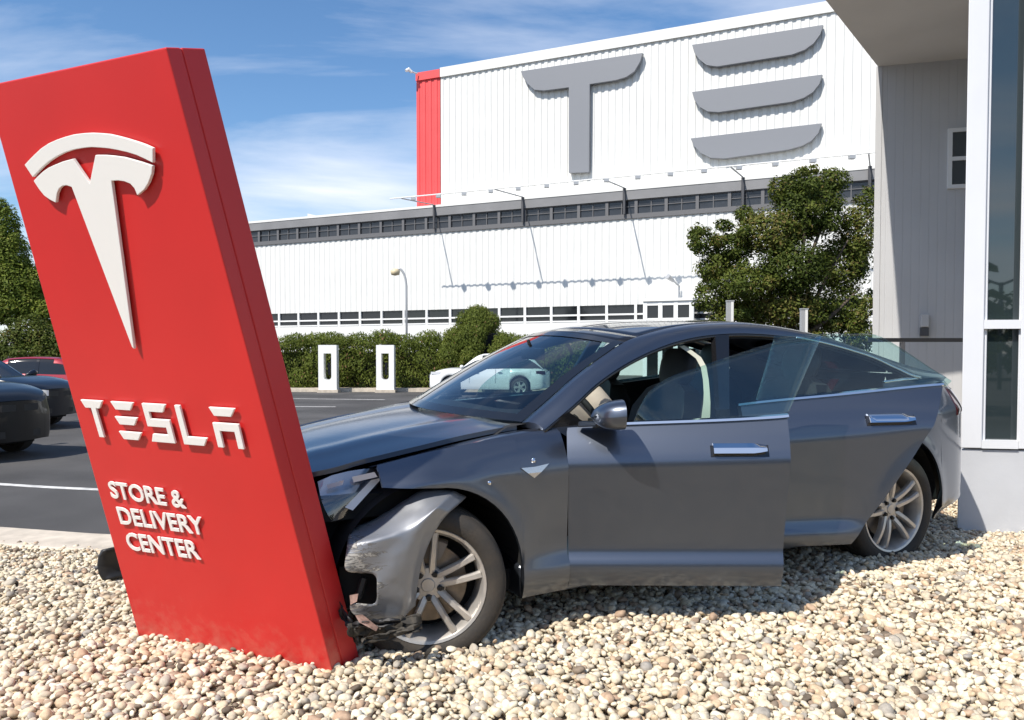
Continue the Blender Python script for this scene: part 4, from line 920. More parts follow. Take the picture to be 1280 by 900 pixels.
    for i in range(9):
        t = i / 8; r = []
        for q in lin(-1, 1, 16): r.append(Vector((4.60 + .06 * (1 - q * q) + t * (.34 - .12 * q * q), -q * (.60 - .22 * t), 1.142 - .028 * t + .012 * (1 - q * q))))
        tl.append(r)
    obj('boot_lid', thick(tl, (0, 0, -.02)), P, car, 50, True)
    for sg in (1, -1):
        rows = []
        for i in range(7):
            rows.append([Vector((u + .003, -sg * (side(u, w) + .004), w)) for u in lin(4.55, 4.93, 14) for w in [1.035 - .14 * i / 6 + (u - 4.55) * .01 - .03 * max(0, (4.65 - u) / .1) * (i / 6 - .5)]])
        obj('tail_lamp', thick(rows, (-.01, sg * .02, 0)), M['redlens'], car, 50, True)
    fl = MB().box((2.6, 0, .28), (3.6, 1.6, .10)).box((4.3, 0, .45), (1.1, 1.3, .35)); obj('floor', fl, M['void'], car, local=True)
body()

def doors():
    P = M['paint']
    for sg in (1, -1):
        f1 = hinge((1.62, -.93), 30) if sg == 1 else (lambda p: p)
        f2 = hinge((2.68, -.94), 20) if sg == 1 else (lambda p: p)
        uf = lambda t: 1.615; ur = lambda t: 2.615 + .05 * t
        rows = patch(uf, ur, .245, 26, 34, sg, f1); off = (f1(Vector((0, .05, 0))) - f1(Vector((0, 0, 0)))) * sg
        d1 = obj('door', thick(rows, off), P, car, 40, True, label='near front door, wide open' if sg == 1 else None)
        vv = lambda w: .862 - (w - 1.02) * .615
        def strip(ua, ub, f):
            rws = []
            for u in lin(ua, ub, 24):
                b, v = belt_w(u), belt_v(u); rws.append([f(mir((u, v + dv, b + dw), sg)) for dv, dw in ((.004, -.003), (.012, .003), (.007, .014), (-.02, .018), (-.02, -.003), (.004, -.003))])
            return MB().grid(rws)
        obj('window_trim', strip(1.74, 2.67, f1), M['chrome'], d1, 35, True)
        tp = smooth_curve([(1.93, vv(1.01), 1.012), (1.965, .85, 1.09), (2.03, vv(1.17), 1.17), (2.14, vv(1.235), 1.235), (2.27, vv(1.275), 1.275), (2.36, vv(1.305), 1.305), (2.46, vv(1.335), 1.335), (2.60, vv(1.375), 1.375), (2.72, vv(1.405), 1.405), (2.90, vv(1.42), 1.42)], 24)
        bt = [Vector((u, belt_v(u) - .012, belt_w(u) - .01)) for u in lin(1.93, 2.66, 24)]
        g = glass_sheet([f1(mir(p, sg)) for p in bt], [f1(mir(p, sg)) for p in tp]); obj('window_glass', thick(g, f1(Vector((0, .004 * sg, 0))) - f1(Vector((0, 0, 0)))), M['dglass'], d1, True, True)
        def handle(ua, ub, wc, f, d):
            mb = MB(); c = lambda u, dw, out: f(mir((u, side(u, wc + dw) + out, wc + dw), sg))
            n = 8; rws = []
            for u in lin(ua, ub, n):
                e = .55 + .45 * min(1, (ub - u) / .05); b_ = .022 * e
                rws.append([c(u, b_, -.01), c(u, b_, .012), c(u, b_ * .2, .030), c(u, -b_ * .9, .030), c(u, -b_, .018), c(u, -b_, -.01)])
            mb.grid(rws); mb.f.append(tuple(range(6))); mb.f.append(tuple(n * 6 + i for i in range(6)))
            obj('door_handle', mb, M['chrome'], d, 30, True)
            rec = MB().grid([[c(u, dw, .0015) for dw in (-.040, -.02, 0, .012)] for u in lin(ua - .012, ub + .012, 8)]); obj('handle_shade', rec, M['trimblack'], d, True, True)  # black sheet below the handle, its shadow painted on the door
        handle(2.30, 2.545, .905, f1, d1)
        # inner card
        rows = patch(lambda t: 1.66, lambda t: 2.58 + .05 * t, .30, 10, 10, sg, lambda p: f1(p + Vector((0, sg * .055, 0)))); obj('door_card', thick(rows, off * .6), M['cabin'], d1, 40, True)
        # mirror
        mm = MB(); rws = []
        for i in range(13):
            t = i / 12; s_ = math.sqrt(max(0, 1 - (1 - t) ** 2.4)); r = []
            for k in range(20):
                a = 2 * PI * k / 20; y = math.copysign(abs(math.cos(a)) ** .75, math.cos(a)); z = math.copysign(abs(math.sin(a)) ** .75, math.sin(a))
                r.append(f1(mir((1.735 + .135 * t + .012 * y, 1.045 + .105 * y * max(s_, .02) + .01 * t, 1.082 + .068 * z * max(s_, .02) - .012 * (1 - t)), sg)))
            rws.append(r + r[:1])
        mm.grid(rws); mi = obj('wing_mirror', mm, P, d1, 60, True)
        gl = [f1(mir((1.866 + .010 * y_ / 1, 1.055 + .095 * y_, 1.082 + .060 * z_), sg)) for y_, z_ in [(math.copysign(abs(math.cos(a)) ** .75, math.cos(a)), math.copysign(abs(math.sin(a)) ** .75, math.sin(a))) for a in np.linspace(0, 2 * PI, 20, endpoint=False)]]
        obj('mirror_glass', MB().add(gl, [tuple(range(20))]), M['chrome'], mi, local=True)
        st = MB().hexa([f1(mir(p, sg)) for p in ((1.66, .90, 1.005), (1.86, .90, 1.01), (1.85, 1.0, 1.02), (1.75, 1.0, 1.02))], [f1(mir(p, sg)) for p in ((1.67, .89, 1.035), (1.84, .89, 1.04), (1.84, 1.0, 1.045), (1.76, 1.0, 1.045))]); o = obj('mirror_foot', st, M['trimblack'], mi, local=True); mod_bevel(o, .006)
        # rear door
        rows = patch(lambda t: 2.665 + .05 * t, lambda t: 3.30 + .60 * t, .28, 28, 34, sg, f2); off2 = (f2(Vector((0, .05, 0))) - f2(Vector((0, 0, 0)))) * sg
        d2 = obj('door', thick(rows, off2), P, car, 40, True, label='near rear door, open with its raked rear edge out' if sg == 1 else None)
        obj('window_trim', strip(2.70, 3.90, f2), M['chrome'], d2, 35, True)
        tp = smooth_curve([(3.02, .615, 1.42), (3.2, .618, 1.424), (3.45, .62, 1.424), (3.62, .635, 1.415), (3.74, .69, 1.34), (3.86, .78, 1.23), (3.95, .855, 1.15)], 24)
        bt = [Vector((u, belt_v(u) - .012, belt_w(u) - .01)) for u in lin(2.80, 3.93, 24)]
        g = glass_sheet([f2(mir(p, sg)) for p in bt], [f2(mir(p, sg)) for p in tp]); obj('window_glass', thick(g, f2(Vector((0, .004 * sg, 0))) - f2(Vector((0, 0, 0)))), M['dglass'], d2, True, True)
        handle(3.40, 3.65, .965, f2, d2)
        rows = patch(lambda t: 2.72 + .05 * t, lambda t: 3.26 + .58 * t, .33, 10, 10, sg, lambda p: f2(p + Vector((0, sg * .055, 0)))); obj('door_card', thick(rows, off2 * .6), M['cabin'], d2, 40, True)
doors()

def make_wheel(loc, rz, sg, ph=rad(20)):
    """axis along y, outer face towards -y for the near side"""
    r0 = .258
    rim = MB().lathe([(.225, .10), (.222, -.02), (.232, -.085), (.246, -.104), (.258, -.108), (.262, -.100), (.252, -.09), (.240, -.07), (.232, .0), (.232, .10), (.225, .10)], 56)
    # hub
    rim.lathe([(0, -.082), (.028, -.083), (.032, -.078), (.075, -.074), (.082, -.06), (.075, -.02), (.05, .02), (0, .02)], 40)
    for k in range(5):
        a0 = 2 * PI * k / 5 + ph; c, s = math.cos(a0), math.sin(a0); e = Vector((c, 0, s)); n = Vector((-s, 0, c))
        for sd in (-1, 1):
            rows = []
            for i in range(9):
                t = i / 8; r = .050 + (.236 - .050) * t; w = .0175 - .003 * t + (.004 * max(0, t - .8) / .2)
                y = -.078 - .012 * math.sin(t * PI) - .022 * t; th = .034; p = e * r + n * sd * (.020 + .024 * t)
                rows.append([p + n * w + Vector((0, y + .012, 0)), p + n * w * .6 + Vector((0, y, 0)), p - n * w * .6 + Vector((0, y, 0)), p - n * w + Vector((0, y + .012, 0)), p - n * w * .9 + Vector((0, y + th, 0)), p + n * w * .9 + Vector((0, y + th, 0)), p + n * w + Vector((0, y + .012, 0))])
            rim.grid(rows)
    w = obj('wheel', rim, M['rim'], car, 32, True); w.location = loc; w.rotation_euler = (0, 0, rz + (0 if sg == 1 else PI))
    ty = MB().lathe([(.255, -.095), (.262, -.106), (.275, -.117), (.300, -.122), (.325, -.117), (.340, -.106), (.348, -.092), (.3495, -.05), (.3445, -.047), (.3445, -.038), (.3515, -.035), (.352, -.006), (.3465, -.004), (.3465, .004), (.352, .006), (.3515, .035), (.3445, .038), (.3445, .047), (.3495, .05), (.348, .092), (.340, .106), (.325, .117), (.300, .122), (.262, .106), (.255, .095)], 64)
    obj('tyre', ty, M['tyre'], w, 40, True)
    obj('brake_disc', MB().lathe([(.05, -.035), (.175, -.035), (.175, -.012), (.05, -.012)], 40), M['disc'], w, 30, True)
    ca = MB(); rows = []
    for i in range(9):
        a = rad(62 + 56 * i / 8); rows.append([Vector((r * math.cos(a), y, r * math.sin(a))) for r, y in ((.115, -.055), (.195, -.055), (.205, -.02), (.195, .01), (.115, .01), (.115, -.055))])
    obj('brake_caliper', ca.grid(rows), M['calip'], w, 40, True)
    # the lower part of the caliper bracket
    for k in range(5):
        a = 2 * PI * (k + .5) / 5 + ph; obj('lug_nut', MB().lathe([(0, -.092), (.010, -.092), (.013, -.078), (.019, -.075), (.019, -.06)], 10, 'Y', (.056 * math.cos(a), 0, .056 * math.sin(a))), M['nut'], w, 40, True)
    obj('backing', MB().lathe([(0, .06), (.225, .06)], 32), M['void'], w, local=True)
    return w
make_wheel((.93, -.835, .352), rad(-19), 1); make_wheel((3.89, -.84, .352), 0, 1, rad(28)); make_wheel((.93, .835, .352), rad(-19), -1); make_wheel((3.89, .84, .352), 0, -1)

def interior():
    d = MB(); rows = []
    for v in lin(-.80, .80, 14):
        rows.append([Vector((u, v, w)) for u, w in ((1.30, .6), (1.30, .98), (1.36, 1.015), (1.52, 1.03), (1.68, 1.025 + .02 * math.exp(-((v + .38) / .2) ** 2)), (1.76, .985), (1.78, .88), (1.66, .62))])
    obj('dashboard', d.grid(rows), M['cabin'], car, 40, True)
    o = obj('centre_screen', MB().box((1.80, 0, .86), (.03, .30, .40), Matrix.Rotation(rad(-12), 3, 'Y')), M['trimblack'], car, local=True)
    sw = MB(); c = Vector((2.02, -.38, .985)); ax = Vector((.86, 0, .5)).normalized(); e1 = Vector((0, 1, 0)); e2 = ax.cross(e1)
    sw.tube([c + (e1 * math.cos(a) + e2 * math.sin(a)) * .185 for a in np.linspace(0, 2 * PI, 33)], .017, 8, False); sw.tube([c - ax * .02, c - ax * .22], .035, 8)
    for a in (0, PI, 1.5 * PI): sw.tube([c, c + (e1 * math.cos(a) + e2 * math.sin(a)) * .18], .018, 6)
    s_ = obj('steering_wheel', sw, M['cabin'], car, True, True)
    ab = MB(); rows = []
    for i in range(11):
        t = i / 10; a = PI * t; r = []
        for k in range(20):
            b = 2 * PI * k / 20; R_ = .20 * math.sin(a) ** .6 * (1 + .10 * math.sin(3 * b + 1) + .05 * math.sin(7 * b)) if 0 < t < 1 else 0
            q = c + ax * (.02 - .10 * math.cos(a) + .08) + e1 * (R_ * math.cos(b)) + e2 * (R_ * 1.1 * math.sin(b)) - Vector((0, 0, .05)); r.append(q)
        rows.append(r + r[:1])
    obj('airbag', ab.grid(rows), M['airbag'], s_, True, True)
    def seat(v, u0, wide=.52, name='seat', back=True):
        rows = []
        for vv_ in lin(-1, 1, 10):
            b = .05 * abs(vv_) ** 3
            rows.append([Vector((u, -v + vv_ * wide / 2 * s, w)) for u, w, s in ((u0 - .02, .38, 1), (u0 - .06, .56 + b, 1), (u0 + .06, .60 + b, 1), (u0 + .40, .56 + b, 1), (u0 + .46 - b, .66, 1), (u0 + .58 - b, 1.0, .96), (u0 + .62 - b * .6, 1.16 - .05 * abs(vv_) ** 2, .70), (u0 + .70, 1.15 - .05 * abs(vv_) ** 2, .68), (u0 + .70, 1.0, .95), (u0 + .60, .40, 1))])
        o = obj(name, MB().grid(rows), M['seat'], car, 60, True)
        hr = MB(); R2 = []
        for i in range(7):
            t = i / 6; z = 1.13 + .22 * t; hw = .15 * (1 - .35 * abs(2 * t - 1) ** 3); R2.append([Vector((u0 + .66 + .05 * t + .055 * math.cos(a), -v + hw * math.copysign(abs(math.sin(a)) ** .6, math.sin(a)), z)) for a in np.linspace(0, 2 * PI, 17)])
        hr.grid(R2); hr.f.append(tuple(len(hr.v) - 17 + i for i in range(16))); obj('headrest', hr, M['seat'], o, 60, True)
    seat(.38, 2.02); seat(-.38, 2.02); seat(.42, 2.98, .6, 'rear_seat'); seat(-.42, 2.98, .6, 'rear_seat')
    rm = MB().box((1.93, -.0, 1.335), (.03, .25, .07)).tube([(1.92, 0, 1.35), (1.90, 0, 1.42)], .012, 6); o = obj('rear_view_mirror', rm, M['trimblack'], car, local=True); mod_bevel(o, .01)
    hl = MB().grid([[Vector((u, v, w - .035)) for v in lin(-.52, .52, 6)] for u, w in ((2.2, 1.44), (2.5, 1.48), (3.0, 1.49), (3.4, 1.46))]); obj('headlining', hl, M['cabin'], car, True, True)
interior()

def front_end():
    fs = MB().box((.52, 0, .52), (.60, 1.40, .36)).box((.62, -.35, .72), (.50, .95, .10)).box((.75, .35, .72), (.7, .8, .14)); o = obj('front_structure', fs, M['void'], car, local=True)
    for a, b, r in (((498, 640, 3.60), (521, 618, 3.60), .010), ((505, 630, 3.58), (507, 612, 3.6), .006), ((470, 622, 3.6), (512, 612, 3.6), .005), ((452, 645, 3.55), (500, 640, 3.6), .008)):
        obj('bracket', MB().tube([cat_(*a), cat_(*b)], r, 6), M['post'], o, local=True)
    # headlamp: housing, reflector shapes and a painted highlight, silver bar, clear lens
    def sheet(px_rows, dep): return [[cat_(x, y, d) for (x, y), d in zip(r, dr)] for r, dr in zip(px_rows, dep)]
    top = [(397, 602), (415, 594), (435, 589), (455, 586), (471, 585), (484, 592)]
    mid = [(402, 630), (416, 624), (432, 619), (446, 616), (458, 614), (468, 613)]
    bot = [(414, 652), (420, 651), (428, 648), (436, 643), (444, 637), (452, 629)]
    DT = [3.44, 3.46, 3.49, 3.52, 3.55, 3.58]; DM = [3.37, 3.39, 3.42, 3.45, 3.49, 3.53]; DB = [3.38, 3.39, 3.41, 3.43, 3.46, 3.50]
    ln = mod_sub(obj('headlight', MB().grid(sheet([top, mid, bot], [DT, DM, DB])), M['lens'], car, True, True), 2)
    obj('lamp_housing', MB().grid(sheet([top, mid, bot], [[d + .07 for d in q] for q in (DT, DM, DB)])), M['lampbody'], ln, True, True)
    barp = [(464, 600), (478, 597), (441, 638), (431, 634)]; obj('lamp_bar', MB().prism([cat_(x, y, d) for (x, y), d in zip(barp, (3.50, 3.52, 3.42, 3.42))], cat_(440, 620, 3.5) - cat_(440, 620, 3.48)), M['frame_w'], ln, local=True)
    for poly in ([(418, 624), (434, 622), (426, 634)], [(404, 622), (412, 620), (411, 636), (406, 636)], [(440, 596), (468, 590), (472, 596), (442, 603)], [(408, 606), (430, 600), (428, 606), (410, 611)], [(428, 640), (434, 636), (432, 646)]):  # the wide upper shape is a lens highlight painted as a bright chip
        obj('reflector_and_glint', MB().prism([cat_(x, y, 3.45) for x, y in poly], cat_(440, 620, 3.48) - cat_(440, 620, 3.46)), M['reflector'], ln, local=True)
    # bumper cover hanging off over the wheel
    R_ = [[(437, 659), (460, 653), (485, 640), (510, 622), (534, 607), (568, 614), (584, 621)],
          [(434, 681), (460, 677), (485, 672), (508, 664), (528, 651), (546, 634), (562, 640)],
          [(431, 698), (455, 697), (480, 694), (500, 689), (518, 675), (534, 655), (548, 656)],
          [(430, 716), (452, 716), (472, 716), (493, 713), (511, 702), (526, 680), (536, 680)],
          [(430, 733), (452, 735), (471, 737), (492, 737), (507, 730), (519, 707), (527, 704)],
          [(434, 752), (455, 756), (472, 758), (492, 758), (506, 755), (515, 735), (522, 732)],
          [(440, 770), (458, 774), (475, 776), (490, 777), (503, 776), (512, 764), (520, 757)]]
    dx = [3.27, 3.285, 3.30, 3.32, 3.345, 3.375, 3.43]; dr = [.16, .008, 0, 0.004, .006, .016, .045]
    mb = MB(); pts = [[cat_(x, y, dx[j] + dr[i] + (.018 * math.sin(j * 2.1 + i * 1.7) if 0 < i and j < 4 else 0)) for j, (x, y) in enumerate(r)] for i, r in enumerate(R_)]
    for r, yx in zip(pts, R_): r.append(r[-1] + (cat_(yx[-1][0] - 5, yx[-1][1] + 4, 3.52) - cat_(yx[-1][0], yx[-1][1], 3.43)))
    mb.grid(pts); w = 8
    mb.f = [f for f in mb.f if not (f[0] // w in (3, 4) and f[0] % w in (0, 1))]
    bc = obj('bumper_cover', mb, M['paint_scr'], car, True, True, label='grey bumper cover torn loose over the front wheel')
    ca = bc.data.attributes.new('crease_edge', 'FLOAT', 'EDGE')
    for e in bc.data.edges:
        a, b = e.vertices
        if (a // w == b // w == 1) or (a % w == b % w == 5) or (a % w == b % w == 6 and a // w < 6): ca.data[e.index].value = .85
    mod_sub(bc, 3); m = bc.modifiers.new('solid', 'SOLIDIFY'); m.thickness = .005
    cru = bc.modifiers.new('crumple', 'DISPLACE'); tx = bpy.data.textures.new('crumple', 'CLOUDS'); tx.noise_scale = .09; tx.noise_depth = 3; cru.texture = tx; cru.strength = .010; cru.mid_level = .5
    # scrape marks and torn lower lip
    vent = MB().grid([[cat_(x, y, d) for x, y, d in r] for r in (((424, 708, 3.40), (474, 710, 3.42)), ((424, 760, 3.40), (474, 762, 3.42)))]); obj('vent_recess', vent, M['void'], bc, local=True)
    obj('fog_strut', MB().tube([cat_(447, 748, 3.35), cat_(455, 722, 3.36)], .016, 6), M['black'], bc, local=True)
    rr = random.Random(3)
    def scrap(p, q, n, wd, mat, name, parent, jit):
        rows = []
        for i in range(n + 1):
            t = i / n; x = p[0] + (q[0] - p[0]) * t; y = p[1] + (q[1] - p[1]) * t; d = p[2] + (q[2] - p[2]) * t
            rows.append([cat_(x + rr.uniform(-jit, jit), y - wd * .5 + wd * k / 4 + rr.uniform(-jit, jit), d + rr.uniform(-.015, .015)) for k in range(5)])
        o = obj(name, MB().grid(rows), mat, parent, 25, True); m = o.modifiers.new('solid', 'SOLIDIFY'); m.thickness = .004; return o
    lip = scrap((436, 788, 3.27), (528, 776, 3.33), 14, 17, M['scrap'], 'lower_lip', bc, 2.2)
    scrap((452, 802, 3.25), (524, 784, 3.30), 10, 9, M['scrap'], 'torn_strip', lip, 1.6); scrap((440, 782, 3.25), (500, 776, 3.28), 9, 8, M['black'], 'torn_strip', lip, 2)
    obj('broken_reflector', MB().prism([cat_(x, y, d) for x, y, d in ((444, 769, 3.24), (453, 768, 3.24), (473, 784, 3.26), (470, 789, 3.26), (449, 778, 3.24))], cat_(440, 780, 3.27) - cat_(440, 780, 3.24)), M['pinkscrap'], lip, local=True)
    o = obj('broken_reflector', MB().prism([cat_(x, y, 3.29) for x, y in ((437, 744), (448, 742), (446, 752), (438, 756))], cat_(440, 780, 3.30) - cat_(440, 780, 3.28)), M['pinkscrap'], lip, local=True)
    scrap((424, 760, 3.33), (448, 800, 3.30), 8, 16, M['black'], 'torn_liner', bc, 2.5)
    # far half of the nose, crushed behind the sign
    rows = []
    for i in range(13):
        w = .30 + .50 * i / 12; r = []
        for q in lin(-.25, 1, 20):
            v = q * .86; u = .10 + .42 * abs(q) ** 2.6 + .04 * math.sin(9 * q + w * 11) + .10 * max(0, .7 - abs(w - .52) * 3) * -.6; r.append(Vector((u + .12, v, w)))
        rows.append(r)
    obj('front_fascia', thick(rows, (.012, 0, 0)), M['paint_scr'], car, 50, True)
front_end()
ft = at(139, 706, 4.75); frag = thing('bumper_fragment', 'black rounded piece of torn bumper lying behind the left foot of the red sign', 'debris', (ft.x, ft.y, ft.z))
def fragment():
    rows = []
    for i in range(11):
        t = i / 10; r = []
        for k in range(7):
            a = -PI * .55 + PI * 1.1 * k / 6; r.append(Vector((ft.x - .035 - .05 * math.cos(a) + .34 * t, ft.y + .35 * t, ft.z + .10 * math.sin(a) - .05 * t + .012 * math.sin(6 * t))))
        rows.append(r)
    o = obj('shell', MB().grid(rows), M['black'], frag, 50); m = o.modifiers.new('solid', 'SOLIDIFY'); m.thickness = .02
    o = obj('lip', MB().tube([r[3] + Vector((-.012, 0, -.02)) for r in rows], .012, 6), M['post'], frag, True)
fragment()

# ------------------------------------------------------------------ parked cars (local: x forward, y to the left, z up)
def parked_car(name, label, loc, rz, paint, L_=4.6, W_=1.85, belt=.98, roof=1.46, hood=.98, hatch=True, nose=.74, trim=False):
    t = thing(name, label, 'car', loc); t.rotation_euler = (0, 0, rz); h = L_ / 2; hw = W_ / 2; wf, wr = h - .90, -h + .95; R = .335
    hwid = lambda x: hw * pchip(x, [-h, -h + .04, -h + .18, -h + .6, -.5, h - .9, h - .4, h - .12, h - .02, h], [.62, .74, .88, .97, 1, .99, .93, .80, .66, .56])
    top = lambda x: pchip(x, [-h, -h + .25, -.9, .55, h - .9, h - .30, h - .08, h], [belt - .14, belt + .0, belt, belt - .03, hood, hood - .10, hood - .20, nose - .06])
    lo = lambda x: max((.36 + math.sqrt(max(0, .40 ** 2 - (x - w) ** 2))) if abs(x - w) < .40 else .24 + .10 * max(0, abs(x) - h + .5) for w in (wf, wr))
    xs_ = sorted(set(lin(-h, -h + .5, 8) + lin(-h + .55, h - .55, 34) + lin(h - .5, h, 12) + [w + .40 * math.cos(a) for w in (wf, wr) for a in np.linspace(0, PI, 14)] + [w + s * .402 for w in (wf, wr) for s in (-1, 1)]))
    def pv(x, s): return hwid(x) * pchip(s, [0, .12, .45, .66, .72, 1], [.955, .985, 1, .985, .972, .90])
    mb = MB()
    for sg in (1, -1): mb.grid([[Vector((x, sg * pv(x, i / 14), lo(x) + (top(x) - lo(x)) * i / 14)) for x in xs_] for i in range(15)])
    mb.grid([[Vector((x, q * pv(x, 1), top(x) + .045 * (1 - q ** 4))) for q in lin(-1, 1, 12)] for x in xs_])
    for x in (-h, h): mb.grid([[Vector((x + math.copysign(.10 * (1 - q * q), x), q * pv(x, i / 14), lo(x) + (top(x) - lo(x)) * i / 14 + (.045 * (1 - q ** 4) if i == 14 else 0))) for q in lin(-1, 1, 10)] for i in range(15)])
    b = obj('body', mb, paint, t, 45, True)
    ux = (-h + (.12 if hatch else .75), -h + (.75 if hatch else 1.45), .05 + .1, .95 + .1)
    def gsec(x):     # greenhouse half width and height at x
        z = pchip(x, [ux[0], ux[1], (ux[1] + ux[2]) / 2, ux[2], ux[3]], [belt + .01, roof - .04, roof, roof - .03, belt - .01]); return z
    gx = lin(ux[0], ux[3], 36); rows = []
    for x in gx:
        z1 = gsec(x) - .012; z0 = top(x) - .02; wb = pv(x, 1) - .015; r = []
        for k, (a, bb) in enumerate(((1, 0), (.93, .35), (.86, .7), (.79, .93), (.70, 1), (.35, 1.02), (0, 1.025))): r.append(Vector((x, wb * a * (1 - .0 * bb), z0 + (z1 - z0) * bb)))
        rows.append(r + [Vector((p.x, -p.y, p.z)) for p in reversed(r[:-1])])
    obj('windows', MB().grid(rows), M['dark_glass'], t, 40, True)
    rf = MB().grid([[Vector((p.x, p.y * 1.012, p.z + .012)) for p in r[3:10]] for r, x in zip(rows, gx) if ux[1] - .1 < x < ux[2] + .1]); obj('roof', thick([[Vector(v) for v in rf.v[i * 7:(i + 1) * 7]] for i in range(len(rf.v) // 7)], (0, 0, -.012)), paint, t, 40, True)
    for sg in (0, 1):
        side_ = [[(r[k] if sg == 0 else r[-1 - k]) for k in range(5)] for r in rows]
        for xa, xb in ((ux[2] - .02, ux[3]), (-.42, -.34), (ux[0], ux[1] + .02)):
            sel = [[Vector((p.x, p.y + (.008 if p.y > 0 else -.008), p.z + .003)) for p in (q if (xb - xa) < .2 else q[2:5])] for q, x in zip(side_, gx) if xa - .04 <= x <= xb + .04]
            if len(sel) > 1: obj('pillar', thick(sel, (0, .012 if sg else -.012, 0)), paint if (xb - xa) > .2 else M['trimblack'], t, 40, True)
    for sg in (1, -1):
        x = h - .02
        hl = [[Vector((xx + .012, sg * (pv(xx, .8) + .008), z)) for xx in lin(h - .80, h - .10, 10)] for z in (hood - .20, hood - .155, hood - .11)]
        obj('headlight', thick(hl, (-.02, -sg * .02, 0)), M['plamp'], t, 40, True)
        tl = [[Vector((xx - .012, sg * (pv(xx, .8) + .008), z)) for xx in lin(-h + .03, -h + .35, 6)] for z in (belt - .22, belt - .15, belt - .08)]
        obj('tail_light', thick(tl, (.02, -sg * .02, 0)), M['redlens'], t, 40, True)
        m = MB().tube([(ux[3] - .18, sg * (hw * .88), belt + .02), (ux[3] - .16, sg * (hw + .10), belt + .07), (ux[3] - .16, sg * (hw + .16), belt + .07)], [.025, .08, .06], 8); obj('wing_mirror', m, paint, t, True, True)
        hd = MB()
        for x_ in (-.55, .35): hd.box((x_, sg * (hw * .985 + .006), belt - .14), (.16, .02, .03))
        obj('door_handle', hd, M['satin'], t, local=True)
        for x_ in (.62, -.38, -1.25): obj('door_seam', MB().add([Vector((x_ + dx_, sg * (pv(x_, s_) + .003), lo(0) + .06 + (top(x_) - lo(0) - .06) * s_)) for s_ in lin(0.0, 1, 8) for dx_ in (-.006, .006)], [(2 * i, 2 * i + 1, 2 * i + 3, 2 * i + 2) for i in range(8)]), M['void'], t, local=True)
        for x_ in (wf, wr):
            w = obj('wheel', MB().lathe([(.0, -.10), (.05, -.105), (.07, -.09), (.20, -.085), (.225, -.10), (.235, -.10), (.235, .08)], 28), M['rim'], t, 30, True); w.location = (x_, sg * (hw - .12), R); w.rotation_euler = (0, 0, 0 if sg < 0 else PI)
            obj('tyre', MB().lathe([(.23, -.09), (.245, -.11), (.29, -.118), (.325, -.10), (.335, -.07), (.335, .09), (.23, .10)], 36), M['tyre'], w, 40, True)
            hol = MB()
            for k in range(5):
                a = 2 * PI * k / 5; c_, s_ = math.cos(a), math.sin(a); e = Vector((c_, 0, s_)); n = Vector((-s_, 0, c_))
                hol.add([e * .085 + n * .015 + Vector((0, -.105, 0)), e * .085 - n * .015 + Vector((0, -.105, 0)), e * .20 - n * .07 + Vector((0, -.091, 0)), e * .20 + n * .07 + Vector((0, -.091, 0))], [(0, 1, 2, 3)])
            obj('spoke_gap', hol, M['void'], w, local=True)
            ln = [[Vector((x_ + .405 * math.cos(a), sg * v, .36 + .405 * math.sin(a))) for v in (pv(x_, .3) - .02, hw - .45)] for a in np.linspace(0, PI, 15)]; obj('wheel_well', MB().grid(ln), M['void'], t, local=True)
    gr = MB().box((h + .082, 0, nose - .12), (.03, W_ * .34, .10)).box((h + .062, 0, .40), (.03, W_ * .40, .10)); obj('grille', gr, M['black'], t, local=True)
    fb = MB().box((0, 0, .30), (L_ - .5, W_ - .75, .16)); obj('underbody', fb, M['void'], t, local=True)
    if trim: obj('bumper', MB().box((h + .06, 0, .46), (.10, W_ * .62, .12)), M['black'], t, local=True)
    return t
def nose_at(px_x, Y, rz, L_): p = at(px_x, 500, Y); return (p.x - math.cos(rz) * (L_ / 2 + .05), Y - math.sin(rz) * (L_ / 2 + .05), LOT)
parked_car('parked_car', 'black car at the left edge nearest the kerb, its headlight lit by the sun', nose_at(22, 12.2, rad(-14), 4.8), rad(-14), M['carblack'], 4.8, 1.95, 1.16, 1.68, 1.14, True, .92)
parked_car('parked_car', 'dark navy car behind the black one, in front of the red hatchback', nose_at(74, 17.2, rad(-10), 4.7), rad(-10), M['carnavy'], 4.7, 1.88, 1.10, 1.58, 1.09, False, .88)
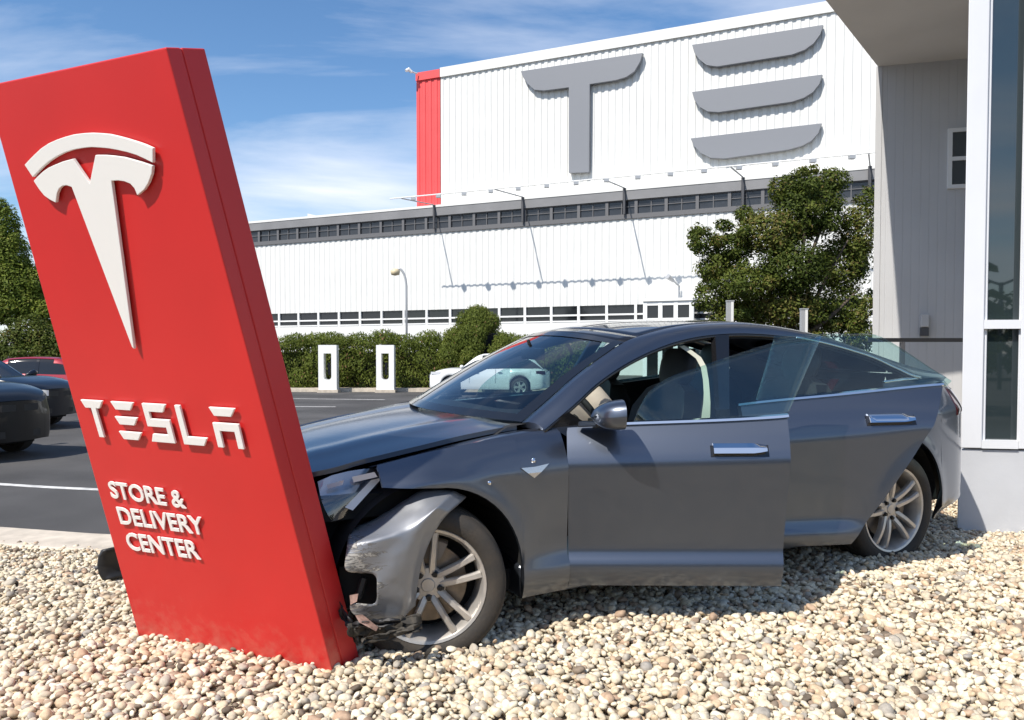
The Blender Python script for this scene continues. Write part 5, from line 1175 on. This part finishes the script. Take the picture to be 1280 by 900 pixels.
p = at(75, 470, 24.5); parked_car('parked_car', 'small red hatchback behind the dark parked cars at left', (p.x, 24.5, LOT), rad(8), M['carred'], 3.9, 1.72, 1.0, 1.50, .98, True, .78)
p = at(612, 480, 31.0); parked_car('parked_car', 'white hatchback parked by the hedge, seen through the windscreen', (p.x, 31.0, LOT), rad(172), M['carwhite'], 4.5, 1.85, 1.02, 1.60, 1.0, True, .82)

# ------------------------------------------------------------------ behind the photographer: mirrored trees and lamp, nearer trees added to cut sky light
def behind():
    cl = []; r = random.Random(9)
    for k in range(70):
        a = k / 69; x = -60 + 110 * a; y = -20 - 6 * math.sin(a * 7) if x < 6 else -46 - 5 * math.sin(a * 9); h = r.uniform(2.2, 3.6)  # near left stretch is added to block sky fill and darken the car's side
        cl.append((x, y, h, r.uniform(1.8, 3.2), 2.0, h * 1.05))
    V, F, val = leaves(cl, 16000, .42, 21, tintvar=.3)
    me = bpy.data.meshes.new('tree_belt'); me.from_pydata(V.tolist(), [], F.tolist()); q = me.attributes.new('rnd', 'FLOAT', 'POINT'); q.data.foreach_set('value', val.astype(np.float32)); me.materials.append(M['leaf_tree'])
    o = bpy.data.objects.new('tree_belt', me); C.objects.link(o); o['kind'] = 'stuff'; tag(o, 'dark belt of trees, far part mirrored in the office window, near part added to cut sky light', 'trees')
    hit = on_plane(1252, 396, OP, OFN); d = ray(1252, 396).normalized(); d = d - OFN * 2 * d.dot(OFN); p = hit + d * 34; Hh = 4.6
    t = thing('street_lamp', 'double armed street lamp mirrored in the tall office window', 'street lamp', (p.x, p.y, LOT)); sd = Vector((d.y, -d.x, 0)).normalized()
    obj('pole', MB().tube([(p.x, p.y, LOT), (p.x, p.y, Hh)], .09, 8), M['post'], t)
    for s_ in (1, -1):
        e = Vector((p.x, p.y, Hh)) + sd * s_ * 1.3 + Vector((0, 0, .45)); obj('arm', MB().tube([(p.x, p.y, Hh - .1), e], .06, 6), M['post'], t); obj('lamp_head', MB().box(e + sd * s_ * .3, (.5, .5, .14)), M['post'], t)
behind()
